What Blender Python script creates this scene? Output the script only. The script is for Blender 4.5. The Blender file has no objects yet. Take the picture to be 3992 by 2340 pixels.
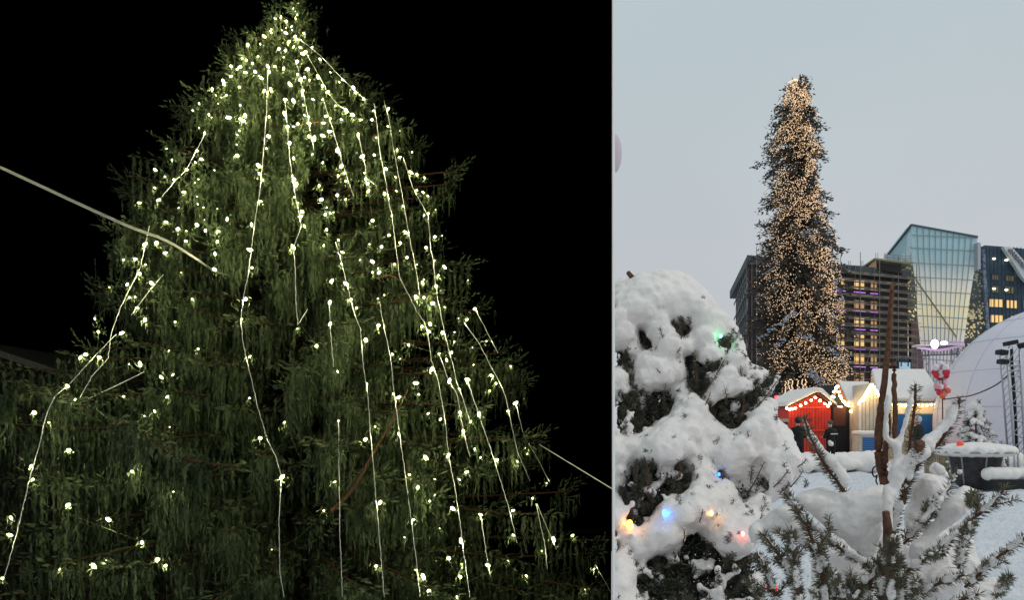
import bpy, bmesh, math, random
import numpy as np
from mathutils import Vector, Matrix, Quaternion
R = math.radians
random.seed(7); rng = np.random.default_rng(11)
S = bpy.context.scene
COL = S.collection

# ------------------------------------------------------------------ camera, sky, sun
EYE, FOC, HX, HY = 1.6, 3168.0, 1996.0, 1660.0
cam = bpy.data.cameras.new('camera'); cam_o = bpy.data.objects.new('camera', cam); COL.objects.link(cam_o)
cam.sensor_width = 36; cam.lens = 36*FOC/3992; cam.shift_y = (HY-1170)/3992
cam.clip_start = 0.05; cam.clip_end = 2000
cam_o.location = (0, 0, EYE); cam_o.rotation_euler = (R(90), 0, 0)
S.camera = cam_o
SUN_EL, SUN_AZ = 48, 112            # azimuth clockwise from +Y (the view direction)
w = bpy.data.worlds.new('World'); S.world = w; w.use_nodes = True
nt = w.node_tree; bg = nt.nodes['Background']
sky = nt.nodes.new('ShaderNodeTexSky'); sky.sky_type = 'NISHITA'; sky.sun_disc = False
sky.sun_elevation = R(SUN_EL); sky.sun_rotation = R(SUN_AZ); sky.dust_density = 6; sky.air_density = 1.0; sky.ozone_density = 1
geo = nt.nodes.new('ShaderNodeNewGeometry'); sepw = nt.nodes.new('ShaderNodeSeparateXYZ')
nt.links.new(geo.outputs['Incoming'], sepw.inputs[0])
rmp = nt.nodes.new('ShaderNodeValToRGB')      # even overcast cloud, a little pinker low down
rmp.color_ramp.elements[0].position = 0.0; rmp.color_ramp.elements[0].color = (5.9, 5.85, 6.15, 1)
rmp.color_ramp.elements[1].position = 0.42; rmp.color_ramp.elements[1].color = (5.15, 5.98, 6.3, 1)
mlt = nt.nodes.new('ShaderNodeMath'); mlt.operation = 'MULTIPLY'; mlt.inputs[1].default_value = -1
nt.links.new(sepw.outputs['Z'], mlt.inputs[0]); nt.links.new(mlt.outputs[0], rmp.inputs[0])
cn = nt.nodes.new('ShaderNodeTexNoise'); cn.inputs['Scale'].default_value = 2.2; cn.inputs['Detail'].default_value = 3
cm = nt.nodes.new('ShaderNodeMapRange'); cm.inputs['To Min'].default_value = 0.93; cm.inputs['To Max'].default_value = 1.07
nt.links.new(geo.outputs['Incoming'], cn.inputs['Vector']); nt.links.new(cn.outputs['Fac'], cm.inputs['Value'])
cmul = nt.nodes.new('ShaderNodeVectorMath'); cmul.operation = 'SCALE'
nt.links.new(rmp.outputs[0], cmul.inputs[0]); nt.links.new(cm.outputs[0], cmul.inputs['Scale'])
mx = nt.nodes.new('ShaderNodeMixRGB'); mx.inputs[0].default_value = 0.94
nt.links.new(sky.outputs[0], mx.inputs[1]); nt.links.new(cmul.outputs[0], mx.inputs[2])
nt.links.new(mx.outputs[0], bg.inputs[0]); bg.inputs[1].default_value = 0.1
sun = bpy.data.lights.new('sun', 'SUN'); sun.energy = 0.65; sun.angle = R(14); sun.color = (1, .93, .85)
sun_o = bpy.data.objects.new('sun', sun); COL.objects.link(sun_o)
sd = Vector((math.sin(R(SUN_AZ))*math.cos(R(SUN_EL)), math.cos(R(SUN_AZ))*math.cos(R(SUN_EL)), math.sin(R(SUN_EL))))
sun_o.rotation_euler = sd.to_track_quat('Z', 'Y').to_euler()
S.view_settings.view_transform = 'Standard'; S.view_settings.look = 'None'
S.view_settings.exposure = 0; S.view_settings.gamma = 1
S.cycles.max_bounces = 6; S.cycles.diffuse_bounces = 3; S.cycles.use_denoising = True
S.cycles.sample_clamp_indirect = 4

# ------------------------------------------------------------------ helpers
CR = dict(A=(400,0,.5415), B=(1100,0,.5415), C=(0,600,.5415), D=(1100,700,.5415), E=(0,1400,.6363), F=(1100,1400,.6363),
          G=(2390,0,.6771), H=(2850,850,.4532), I=(2950,1380,.4198), J=(2390,1000,.4739), K=(2390,1600,.5009),
          L=(2950,1500,.5688), N=(3020,1480,.2301), O=(3450,1480,.3047), Q=(3550,1300,.176), U=(3780,930,.2506), V=(3280,960,.2438),
          T=(0,1330,.3183), P=(0,0,1.0))
def px(c, pts): a, b, k = CR[c]; return [(a+x*k, b+y*k) for x, y in pts]
def at(x, y, d): return Vector(((x-HX)/FOC*d, d, EYE+(HY-y)/FOC*d))
def atc(c, x, y, d): (q,) = px(c, [(x, y)]); return at(q[0], q[1], d)
def m_px(d): return d/FOC                      # metres per photo pixel at distance d

def mat(name, col, rough=.8, metal=0, noise=None, col2=None, bump=0, bscale=40, emis=None, est=0, spec=.3, coat=0, sss=0):
    m = bpy.data.materials.new(name); m.use_nodes = True; n = m.node_tree; b = n.nodes['Principled BSDF']
    b.inputs['Base Color'].default_value = (*col, 1); b.inputs['Roughness'].default_value = rough; b.inputs['Metallic'].default_value = metal
    b.inputs['Specular IOR Level'].default_value = spec
    if noise:
        g = n.nodes.new('ShaderNodeNewGeometry'); t = n.nodes.new('ShaderNodeTexNoise'); t.inputs['Scale'].default_value = noise; t.inputs['Detail'].default_value = 4
        r = n.nodes.new('ShaderNodeValToRGB'); r.color_ramp.elements[0].position = .36; r.color_ramp.elements[1].position = .64
        r.color_ramp.elements[0].color = (*col, 1); r.color_ramp.elements[1].color = (*(col2 or tuple(c*.7 for c in col)), 1)
        n.links.new(g.outputs['Position'], t.inputs['Vector']); n.links.new(t.outputs['Fac'], r.inputs[0]); n.links.new(r.outputs[0], b.inputs['Base Color'])
    if bump:
        g = n.nodes.new('ShaderNodeNewGeometry'); t = n.nodes.new('ShaderNodeTexNoise'); t.inputs['Scale'].default_value = bscale; t.inputs['Detail'].default_value = 6
        u = n.nodes.new('ShaderNodeBump'); u.inputs['Strength'].default_value = bump; u.inputs['Distance'].default_value = .5/bscale*2
        n.links.new(g.outputs['Position'], t.inputs['Vector']); n.links.new(t.outputs['Fac'], u.inputs['Height']); n.links.new(u.outputs[0], b.inputs['Normal'])
    if emis: b.inputs['Emission Color'].default_value = (*emis, 1); b.inputs['Emission Strength'].default_value = est
    if sss: b.inputs['Subsurface Weight'].default_value = sss; b.inputs['Subsurface Radius'].default_value = (1,1,1); b.inputs['Subsurface Scale'].default_value = .03
    return m

def tag(o, label=None, cat=None, group=None, kind=None):
    if label: o['label'] = label
    if cat: o['category'] = cat
    if group: o['group'] = group
    if kind: o['kind'] = kind
    return o
def empty(name, loc=(0,0,0), label=None, cat=None, group=None):
    o = bpy.data.objects.new(name, None); COL.objects.link(o); o.location = loc; o.empty_display_size = .1
    bpy.context.view_layer.update()
    return tag(o, label, cat, group)
def link(name, me, m, parent=None, smooth=False):
    o = bpy.data.objects.new(name, me); COL.objects.link(o)
    if m is not None and not me.materials: me.materials.append(m)
    if parent is not None:
        o.parent = parent; o.matrix_parent_inverse = Matrix.Translation(-parent.location) if parent.type == 'EMPTY' else Matrix()
    if smooth: me.polygons.foreach_set('use_smooth', [True]*len(me.polygons))
    return o
class MB:
    def __init__(s): s.v = []; s.f = []
    def add(s, vs, fs): n = len(s.v); s.v += [tuple(v) for v in vs]; s.f += [tuple(i+n for i in f) for f in fs]; return s
    def box(s, lo, hi, M=None):
        (a,b,c),(d,e,f) = lo, hi
        vs = [Vector(p) for p in ((a,b,c),(d,b,c),(d,e,c),(a,e,c),(a,b,f),(d,b,f),(d,e,f),(a,e,f))]
        if M: vs = [M@v for v in vs]
        return s.add(vs, [(0,3,2,1),(4,5,6,7),(0,1,5,4),(1,2,6,5),(2,3,7,6),(3,0,4,7)])
    def tube(s, pts, r, n=6, r2=None):
        pts = [Vector(p) for p in pts]; k = len(pts)
        rs = [r + ((r2 if r2 is not None else r)-r)*i/max(1,k-1) for i in range(k)]
        vs = []
        for i, p in enumerate(pts):
            t = (pts[min(i+1,k-1)]-pts[max(i-1,0)]).normalized(); u = t.cross(Vector((0,0,1)))
            if u.length < .05: u = t.cross(Vector((0,1,0)))
            u.normalize(); q = t.cross(u)
            vs += [p + (u*math.cos(a)+q*math.sin(a))*rs[i] for a in [2*math.pi*j/n for j in range(n)]]
        fs = [(i*n+j, i*n+(j+1)%n, (i+1)*n+(j+1)%n, (i+1)*n+j) for i in range(k-1) for j in range(n)]
        fs += [tuple(range(n))[::-1], tuple((k-1)*n+j for j in range(n))]
        return s.add(vs, fs)
    def bar(s, a, b, w, h=None):            # rectangular bar between two points
        a, b = Vector(a), Vector(b); h = h or w; t = (b-a).normalized(); u = t.cross(Vector((0,0,1)))
        if u.length < .05: u = Vector((1,0,0))
        u.normalize(); q = t.cross(u); c = [(-w/2,-h/2),(w/2,-h/2),(w/2,h/2),(-w/2,h/2)]
        return s.add([p+u*x+q*y for p in (a,b) for x,y in c], [(3,2,1,0),(4,5,6,7),(0,1,5,4),(1,2,6,5),(2,3,7,6),(3,0,4,7)])
    def prism(s, front, vec):               # polygon in space swept along vec
        k = len(front); vec = Vector(vec)
        return s.add([Vector(p) for p in front]+[Vector(p)+vec for p in front],
                     [tuple(range(k)), tuple(range(2*k-1,k-1,-1))]+[(i,i+k,(i+1)%k+k,(i+1)%k) for i in range(k)])
    def ball(s, c, r, sc=(1,1,1), sub=1, M=None):
        vs, fs = ICO[sub]; c = Vector(c)
        out = []
        for v in vs:
            q = Vector((v[0]*sc[0], v[1]*sc[1], v[2]*sc[2]))*r
            if M: q = M@q
            out.append(c+q)
        return s.add(out, fs)
    def build(s, name, m, parent=None, smooth=False):
        me = bpy.data.meshes.new(name); me.from_pydata(s.v, [], s.f); me.update()
        return link(name, me, m, parent, smooth)
ICO = {}
for q in (1,2,3):
    b = bmesh.new(); bmesh.ops.create_icosphere(b, subdivisions=q, radius=1); b.verts.ensure_lookup_table()
    ICO[q] = ([tuple(v.co) for v in b.verts], [tuple(v.index for v in f.verts) for f in b.faces]); b.free()
def quads(name, V, m, parent=None):          # V: (n,4,3) array -> one mesh
    n = len(V); me = bpy.data.meshes.new(name)
    me.vertices.add(n*4); me.vertices.foreach_set('co', V.reshape(-1).astype(np.float32))
    me.loops.add(n*4); me.loops.foreach_set('vertex_index', np.arange(n*4, dtype=np.int32))
    me.polygons.add(n); me.polygons.foreach_set('loop_start', np.arange(0, n*4, 4, dtype=np.int32)); me.polygons.foreach_set('loop_total', np.full(n, 4, dtype=np.int32))
    me.update(calc_edges=True); me.validate()
    return link(name, me, m, parent)
def smooth_path(P, n=8):
    out = []
    for i in range(len(P)-1):
        p0, p1, p2, p3 = P[max(i-1,0)], P[i], P[i+1], P[min(i+2,len(P)-1)]
        for j in range(n):
            t = j/n; out.append(.5*((2*p1)+(p2-p0)*t+(2*p0-5*p1+4*p2-p3)*t*t+(3*p1-p0-3*p2+p3)*t**3))
    return out+[P[-1]]
def unit(a): return a/np.maximum(np.linalg.norm(a, axis=-1, keepdims=True), 1e-9)
def shard(p, d, l, wd):                      # little pointed leaf quads from p along unit d
    s = unit(np.cross(d, unit(rng.normal(size=d.shape)))); l = l[:,None]; wd = wd[:,None]
    return np.stack([p, p+d*l*.45+s*wd, p+d*l, p+d*l*.45-s*wd], 1)
def interp(tab, y): a = np.array(tab, float); return np.interp(y, a[:,0], a[:,1])
def edge_dist(P, poly):
    P = np.asarray(P, float); q = np.array(poly, float); best = np.full(len(P), 1e9); ins = np.zeros(len(P), bool)
    for a, b in zip(q, np.roll(q, -1, 0)):
        ab = b-a; t = np.clip(((P-a)@ab)/max(ab@ab, 1e-9), 0, 1); best = np.minimum(best, np.linalg.norm(P-(a+t[:,None]*ab), axis=1))
        c = ((a[1] > P[:,1]) != (b[1] > P[:,1])); xx = (b[0]-a[0])*(P[:,1]-a[1])/((b[1]-a[1]) if b[1] != a[1] else 1e-9)+a[0]
        ins ^= c & (P[:,0] < xx)
    return np.where(ins, best, -best)
def wall_x(d, pxl=2397.0): return (pxl-HX)/FOC*d
def snow_mesh(name, balls, voxel, m, parent=None, disp=.02, dsize=.12, clip=False, smooth=6, sub=2):
    mb = MB()
    for x, y, z, r in balls: mb.ball((x,y,z), r, sub=sub)
    o = mb.build('tmp', m)
    md = o.modifiers.new('r', 'REMESH'); md.mode = 'VOXEL'; md.voxel_size = voxel; md.use_smooth_shade = True
    sm = o.modifiers.new('s', 'SMOOTH'); sm.iterations = smooth; sm.factor = .5
    if disp:
        for k, (sc, st) in enumerate(((dsize, disp), (dsize*.3, disp*.35))):
            tx = bpy.data.textures.new('clouds', 'CLOUDS'); tx.noise_scale = sc; tx.noise_depth = 3
            dm = o.modifiers.new('d', 'DISPLACE'); dm.texture = tx; dm.strength = st; dm.texture_coords = 'GLOBAL'; dm.mid_level = .5
    dg = bpy.context.evaluated_depsgraph_get(); me = bpy.data.meshes.new_from_object(o.evaluated_get(dg))
    bpy.data.objects.remove(o, do_unlink=True)
    if clip:
        b = bmesh.new(); b.from_mesh(me)
        n = Vector((1, -(2397.6-HX)/FOC, 0)).normalized()
        bmesh.ops.bisect_plane(b, geom=b.verts[:]+b.edges[:]+b.faces[:], plane_co=(0,0,EYE), plane_no=n, clear_inner=True)
        b.to_mesh(me); b.free()
    me.name = name; me.materials.clear()
    return link(name, me, m, parent, True)
def keep_right(V, d_pad=0.01):               # day-side foliage stays on its side of the partition
    lim = (V[:,:,1]*(2397.6-HX)/FOC + d_pad); return V[(V[:,:,0] > lim).all(1)]

# ------------------------------------------------------------------ materials
M = {}
M['snow'] = mat('snow', (.87,.83,.795), .65, noise=9, col2=(.80,.765,.745), bump=.35, bscale=55, spec=.25)
M['snow_ground'] = mat('snow_ground', (.74,.76,.80), .7, noise=1.4, col2=(.66,.69,.74), bump=.9, bscale=9, spec=.2)
M['black'] = mat('night_black', (.005,.005,.005), 1, spec=0)
M['dayside'] = mat('pale_render', (.80,.86,.88), .95, spec=0)
M['night_leaf'] = mat('night_foliage', (.045,.072,.034), .75, noise=2.3, col2=(.15,.19,.10), spec=.15)
M['bark'] = mat('bark', (.14,.07,.035), .9, noise=30, col2=(.07,.04,.025), bump=.5, bscale=60)
M['bulb'] = mat('white_lamp', (.8,.8,.6), .3, emis=(1,.98,.50), est=2.3); M['bulb'].cycles.emission_sampling = 'NONE'
M['wire'] = mat('white_wire', (.85,.85,.82), .35, spec=.6)
M['cable'] = mat('cable_grey', (.85,.85,.83), .4, spec=.6)
M['dwire'] = mat('green_wire', (.03,.05,.02), .6)

# ------------------------------------------------------------------ the night place: added black enclosure that keeps daylight off the tree
NY0, NY1 = 4.0, 62.0
wl = lambda d: (2388.6-HX)/FOC*d             # left face of the partition
wr = lambda d: (2396.4-HX)/FOC*d             # right face
ZT, ZB = 34.0, -8.0
def shell(off, ex, name, m, inner):
    mb = MB(); x0 = -45-ex; y1 = NY1+ex; t = ZT+ex; bt = ZB-ex
    xr0 = wl(NY0) if inner else wr(NY0); xr1 = wl(NY1) if inner else wr(y1)
    P = lambda x,y,z: (x,y,z)
    mb.add([P(xr0,NY0,bt),P(xr1,y1,bt),P(xr1,y1,t),P(xr0,NY0,t)], [(0,1,2,3)])         # partition side
    mb.add([P(x0,NY0,bt),P(x0,y1,bt),P(x0,y1,t),P(x0,NY0,t)], [(0,1,2,3)])
    mb.add([P(x0,y1,bt),P(xr1,y1,bt),P(xr1,y1,t),P(x0,y1,t)], [(0,1,2,3)])
    mb.add([P(x0,NY0,t),P(xr0,NY0,t),P(xr1,y1,t),P(x0,y1,t)], [(0,1,2,3)])
    return tag(mb.build(name, m), kind='structure')
shell(0, 0, 'night_sky', M['black'], True)  # added light-blocking box, its black inner faces serving as sky
shell(0, .03, 'sky_wall', M['dayside'], False)  # added pale outer faces of the box, toned to blend with the day sky
OX0, OX1, OZ0, OZ1 = -11.0, wl(NY0), -4.0, 12.0     # opening towards the viewer, sized to let fill daylight onto the tree
fr = MB(); y = NY0; T = .02
for (a,b,c,d) in ((-45,OX0,ZB,ZT),(OX0,OX1,OZ1,ZT),(OX0,OX1,ZB,OZ0)):
    fr.box((a,y,c),(b,y+T,d))
tag(fr.build('front_wall', M['dayside']), kind='structure')  # added wall that shuts daylight out around the opening
pw = MB(); pw.add([(wl(NY0),NY0-.003,ZB),(wr(NY0),NY0-.003,ZB),(wr(NY0),NY0-.003,ZT),(wl(NY0),NY0-.003,ZT),
                   (wl(NY0),NY0+.03,ZB),(wr(NY0),NY0+.03,ZB),(wr(NY0),NY0+.03,ZT),(wl(NY0),NY0+.03,ZT)],
                  [(0,1,2,3),(4,7,6,5),(0,4,5,1),(3,2,6,7),(0,3,7,4),(1,5,6,2)])
tag(pw.build('white_edge_wall', mat('white_paint', (.97,.97,.97), .6)), kind='structure')  # white front edge of the added partition
ng = MB(); ng.add([(-45,NY0+.1,-6.5),(wl(NY0)-.02,NY0+.1,-6.5),(wl(NY1)-.1,NY1-.1,-6.5),(-45,NY1-.1,-6.5)], [(0,1,2,3)])
tag(ng.build('night_ground', mat('dark_paving', (.03,.03,.03), .9, noise=2)), kind='structure')

# ---- the big spruce
TD = 20.0
SL = [(-60,1150),(20,1140),(90,1050),(170,930),(250,885),(370,850),(420,760),(480,700),(560,655),(650,600),(720,555),(850,505),(990,435),(1130,375),(1300,330),(1400,300),(1500,120),(1600,30),(1750,40),(2000,30),(2340,-60),(2900,-250)]
SR = [(-60,1180),(20,1190),(90,1215),(150,1225),(330,1400),(400,1500),(450,1590),(560,1650),(680,1660),(800,1720),(960,1775),(1080,1840),(1180,1865),(1300,1920),(1400,2000),(1600,2085),(1750,2110),(1880,2140),(1950,2230),(2050,2300),(2200,2360),(2340,2385),(2900,2600)]
def env(z):
    yy = HY-(z-EYE)*FOC/TD; l = (interp(SL, yy)-HX)/FOC*TD; r = (interp(SR, yy)-HX)/FOC*TD
    return (l+r)/2, (r-l)/2
def surf(x, y, off=.12):                      # nearest point of the crown's front along a sight line
    v = Vector(((x-HX)/FOC, 1, (HY-y)/FOC)); d = 11.0
    while d < TD:
        p = v*d; c, r = env(p.z+EYE)
        if (p.x-c)**2+(d-TD)**2 <= (r+off)**2: break
        d += .05
    return Vector((v.x*d, d, EYE+v.z*d)), d
spruce = empty('spruce_tree', (env(-6.4)[0]*.0+(1160-HX)/FOC*TD, TD, -6.5), 'tall dark weeping spruce at night, hung all over with white lights', 'tree')
ax = (1165-HX)/FOC*TD
tr = MB(); tr.tube([(ax, TD, -6.5+i*.9) for i in range(21)], .32, 10, .03)
tr.build('trunk', M['bark'], spruce, True)
Q = []; limb = MB()
def strand_set(P, L, seg, lw, ww):            # hanging tassels; P (n,3), L lengths
    nz = np.sin(P[:,0]*2.1+P[:,2]*.9)+np.sin(P[:,1]*1.7-P[:,2]*1.3+1)+np.sin(P[:,0]*4.3-P[:,2]*2.6+P[:,1]*2)*.8
    kp = (nz > -.55) | (rng.random(len(P)) < .10); P, L, ww = P[kp], (L*(1+.22*np.clip(nz,-1.5,1.5)))[kp], ww[kp]
    if not len(P): return
    for k in range(int(np.max(L)/seg)+1):
        a = L > k*seg
        if not a.any(): break
        p = P[a].copy(); p[:,2] -= k*seg; n = len(p)
        sway = np.stack([np.sin(p[:,2]*3.1+p[:,0]*9), np.cos(p[:,2]*2.7+p[:,1]*7), np.zeros(n)], 1)*.018
        p += sway; d = unit(rng.normal(size=(n,3))*.16+np.array([0,0,-1])); f = 1-.6*(k*seg/L[a])
        Q.append(shard(p, d, np.full(n, seg*1.9), ww[a]*f*rng.uniform(.7,1.3,n)))
        b = rng.random(n) < .75; n2 = b.sum()
        d2 = unit(rng.normal(size=(n2,3))*[.55,.55,.2]+np.array([0,0,-.8])); Q.append(shard(p[b], d2, rng.uniform(.05,.13,n2)*lw, ww[a][b]*.62*f[b]))
def spray(tip, out, size, nf=7):
    out = np.array(out)/np.linalg.norm(out)
    for j in range(nf):
        u = j/(nf-1); base = np.array(tip)-out*size*(1-u)*.9
        side = unit(np.cross(out, [0,1,0]))*(1 if j%2 else -1); up = np.array([0,0,1.])
        d = unit(out*.9+side*rng.uniform(.5,1)*(1.2-u)+up*rng.uniform(-.1,.35)+rng.normal(size=3)*.12)
        ln = size*rng.uniform(.45,.75); m = max(3, int(ln/.05)); t = np.linspace(0, ln, m)[:,None]
        pts = base+d*t; dd = unit(np.tile(d, (m,1))+rng.normal(size=(m,3))*.35)
        Q.append(shard(pts, dd, np.full(m,.11), np.full(m,.022)))
z = 11.75; lev = 0
while z > -5.2:
    c, r = env(z); n = int(7+r*3.4)
    for i in range(n):
        a = 2*math.pi*(i+rng.random()*.8)/n + lev*1.3; back = math.sin(a) > .25
        if back and rng.random() < .68: continue
        zz = z+rng.uniform(-.2,.2); dx, dy = math.cos(a), math.sin(a)
        L = r*rng.uniform(.72,1.03); ex, ey = c+dx*L, TD+dy*L
        ln = math.hypot(ex-ax, ey-TD); m = max(4, int(ln/.15)); t = np.linspace(0,1,m)
        drop = rng.uniform(.02,.10)*ln
        P = np.stack([ax+(ex-ax)*t, TD+(ey-TD)*t, zz+.12*ln*t*(1-t)-drop*t+.10*ln*t**4*rng.uniform(.2,1)], 1)
        P += np.cumsum(rng.normal(size=P.shape)*.008, 0)
        if not back or rng.random() < .3: limb.tube([tuple(q) for q in P[::max(1,m//6)]], .022+.007*ln, 5, .010)
        dirv = unit(np.gradient(P, axis=0)); side = unit(np.cross(dirv, [0,0,1.]))
        Q.append(shard(P, unit(dirv+rng.normal(size=P.shape)*.3), np.full(m,.16), np.full(m,.028)))
        for fan in range(3):                  # flat needled sprays lying along the bough
            sd2 = rng.normal(size=(m,1))*.13*np.clip(t*1.4,.2,1)[:,None]*min(1.6,.5+ln*.25); fp = P+side*sd2; fp[:,2] += rng.normal(size=m)*.03+.02
            Q.append(shard(fp, unit(dirv*.7+side*np.sign(sd2)*.8+rng.normal(size=P.shape)*.3+np.array([0,0,.12])), rng.uniform(.12,.24,m), rng.uniform(.016,.034,m)))
        o = P[t > (.35 if ln > 1.2 else .0)]; so = side[t > (.35 if ln > 1.2 else .0)]
        tt = t[t > (.35 if ln > 1.2 else .0)]
        for s in range(4 if not back else 1):
            w_ = rng.normal(size=(len(o),1))*.16*min(1, ln/2+.25)
            q = o+so*w_; q[:,2] -= np.abs(w_[:,0])*.4
            Lm = np.minimum(1.5, .22+.30*ln)*rng.uniform(.25,1,len(q))*(.55+.45*np.sin(np.pi*np.clip(tt,0,1)))
            Lm *= .75 if z > 8 else .86
            strand_set(q, Lm, .095, 1.25, rng.uniform(.020,.042,len(q)))
        if rng.random() < .5 and not back: spray(P[-1]+np.array([dx,dy,.3])*.12, (dx,dy*.6,.35), min(.6,.2+.1*ln))
    z -= .36 if z > 8 else (.55 if z > 5 else .80); lev += 1
for (x,y,s,ox) in [(1795,650,.9,1),(1740,745,.8,1),(1770,700,.6,1),(470,690,1.0,-1),(500,740,.7,-1),(905,145,.6,-1),(880,215,.7,-1),(1225,60,.5,1),(1205,140,.5,1),(1060,45,.5,-1),(1425,340,.7,1),
                   (1640,570,.8,1),(360,1115,.9,-1),(440,990,.7,-1),(1970,1360,.8,1),(2020,1400,.8,1),(1890,1190,.6,1),(2120,1690,.7,1),(2060,1480,.6,1),(790,380,.7,-1),(700,450,.6,-1),(60,1530,1.1,-1),(2230,1900,1.0,1),(2330,2140,.9,1)]:
    d = TD-.3; p = np.array(at(x,y,d)); spray(p, (ox*.8,-.1,.55), s*.62, 11)
    q = p+rng.normal(size=(26,3))*[.22,.12,.08]-np.array([ox*.25,0,.2]); strand_set(q, rng.uniform(.15,.5,26), .075, 1, np.full(26,.02))
    limb.tube([(ax+(p[0]-ax)*.3, d, p[2]-.35),tuple(p-np.array([ox*.2,0,.12])),tuple(p)], .03, 5, .01)
for c, pts_, rad in [('F',[(300,935),(430,800),(570,560),(700,330),(770,190)],.034),('E',[(1450,660),(1250,640),(1060,590),(900,470),(800,405),(660,378)],.035),('E',[(60,225),(130,205),(250,200),(400,235),(560,330)],.03),('A',[(1380,915),(1490,885),(1720,870),(1900,860)],.02),('D',[(680,715),(760,690),(840,720),(870,770)],.025)]:
    sp3 = smooth_path([surf(*px(c,[q])[0], -.22 if c != 'F' else -.32)[0] for q in pts_], 6) ; limb.tube([tuple(p) for p in sp3], rad, 6, rad*.4)
    if c == 'E':
        A_ = np.repeat(np.array([tuple(p) for p in sp3]), 6, 0); A_ = A_+rng.normal(size=A_.shape)*[.14,.10,.05]; strand_set(A_, rng.uniform(.2,1.1,len(A_)), .095, 1.25, rng.uniform(.022,.042,len(A_)))
        Q.append(shard(A_, unit(rng.normal(size=A_.shape)*[1,.6,.5]), rng.uniform(.12,.22,len(A_)), rng.uniform(.02,.035,len(A_))))
V = np.concatenate([q for q in Q]); lim = V[:,:,1]*(2386-HX)/FOC; V = V[(V[:,:,0] < lim).all(1)]
print('night quads', len(V))
quads('crown', V, M['night_leaf'], spruce); limb.build('branches', M['bark'], spruce)

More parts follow.
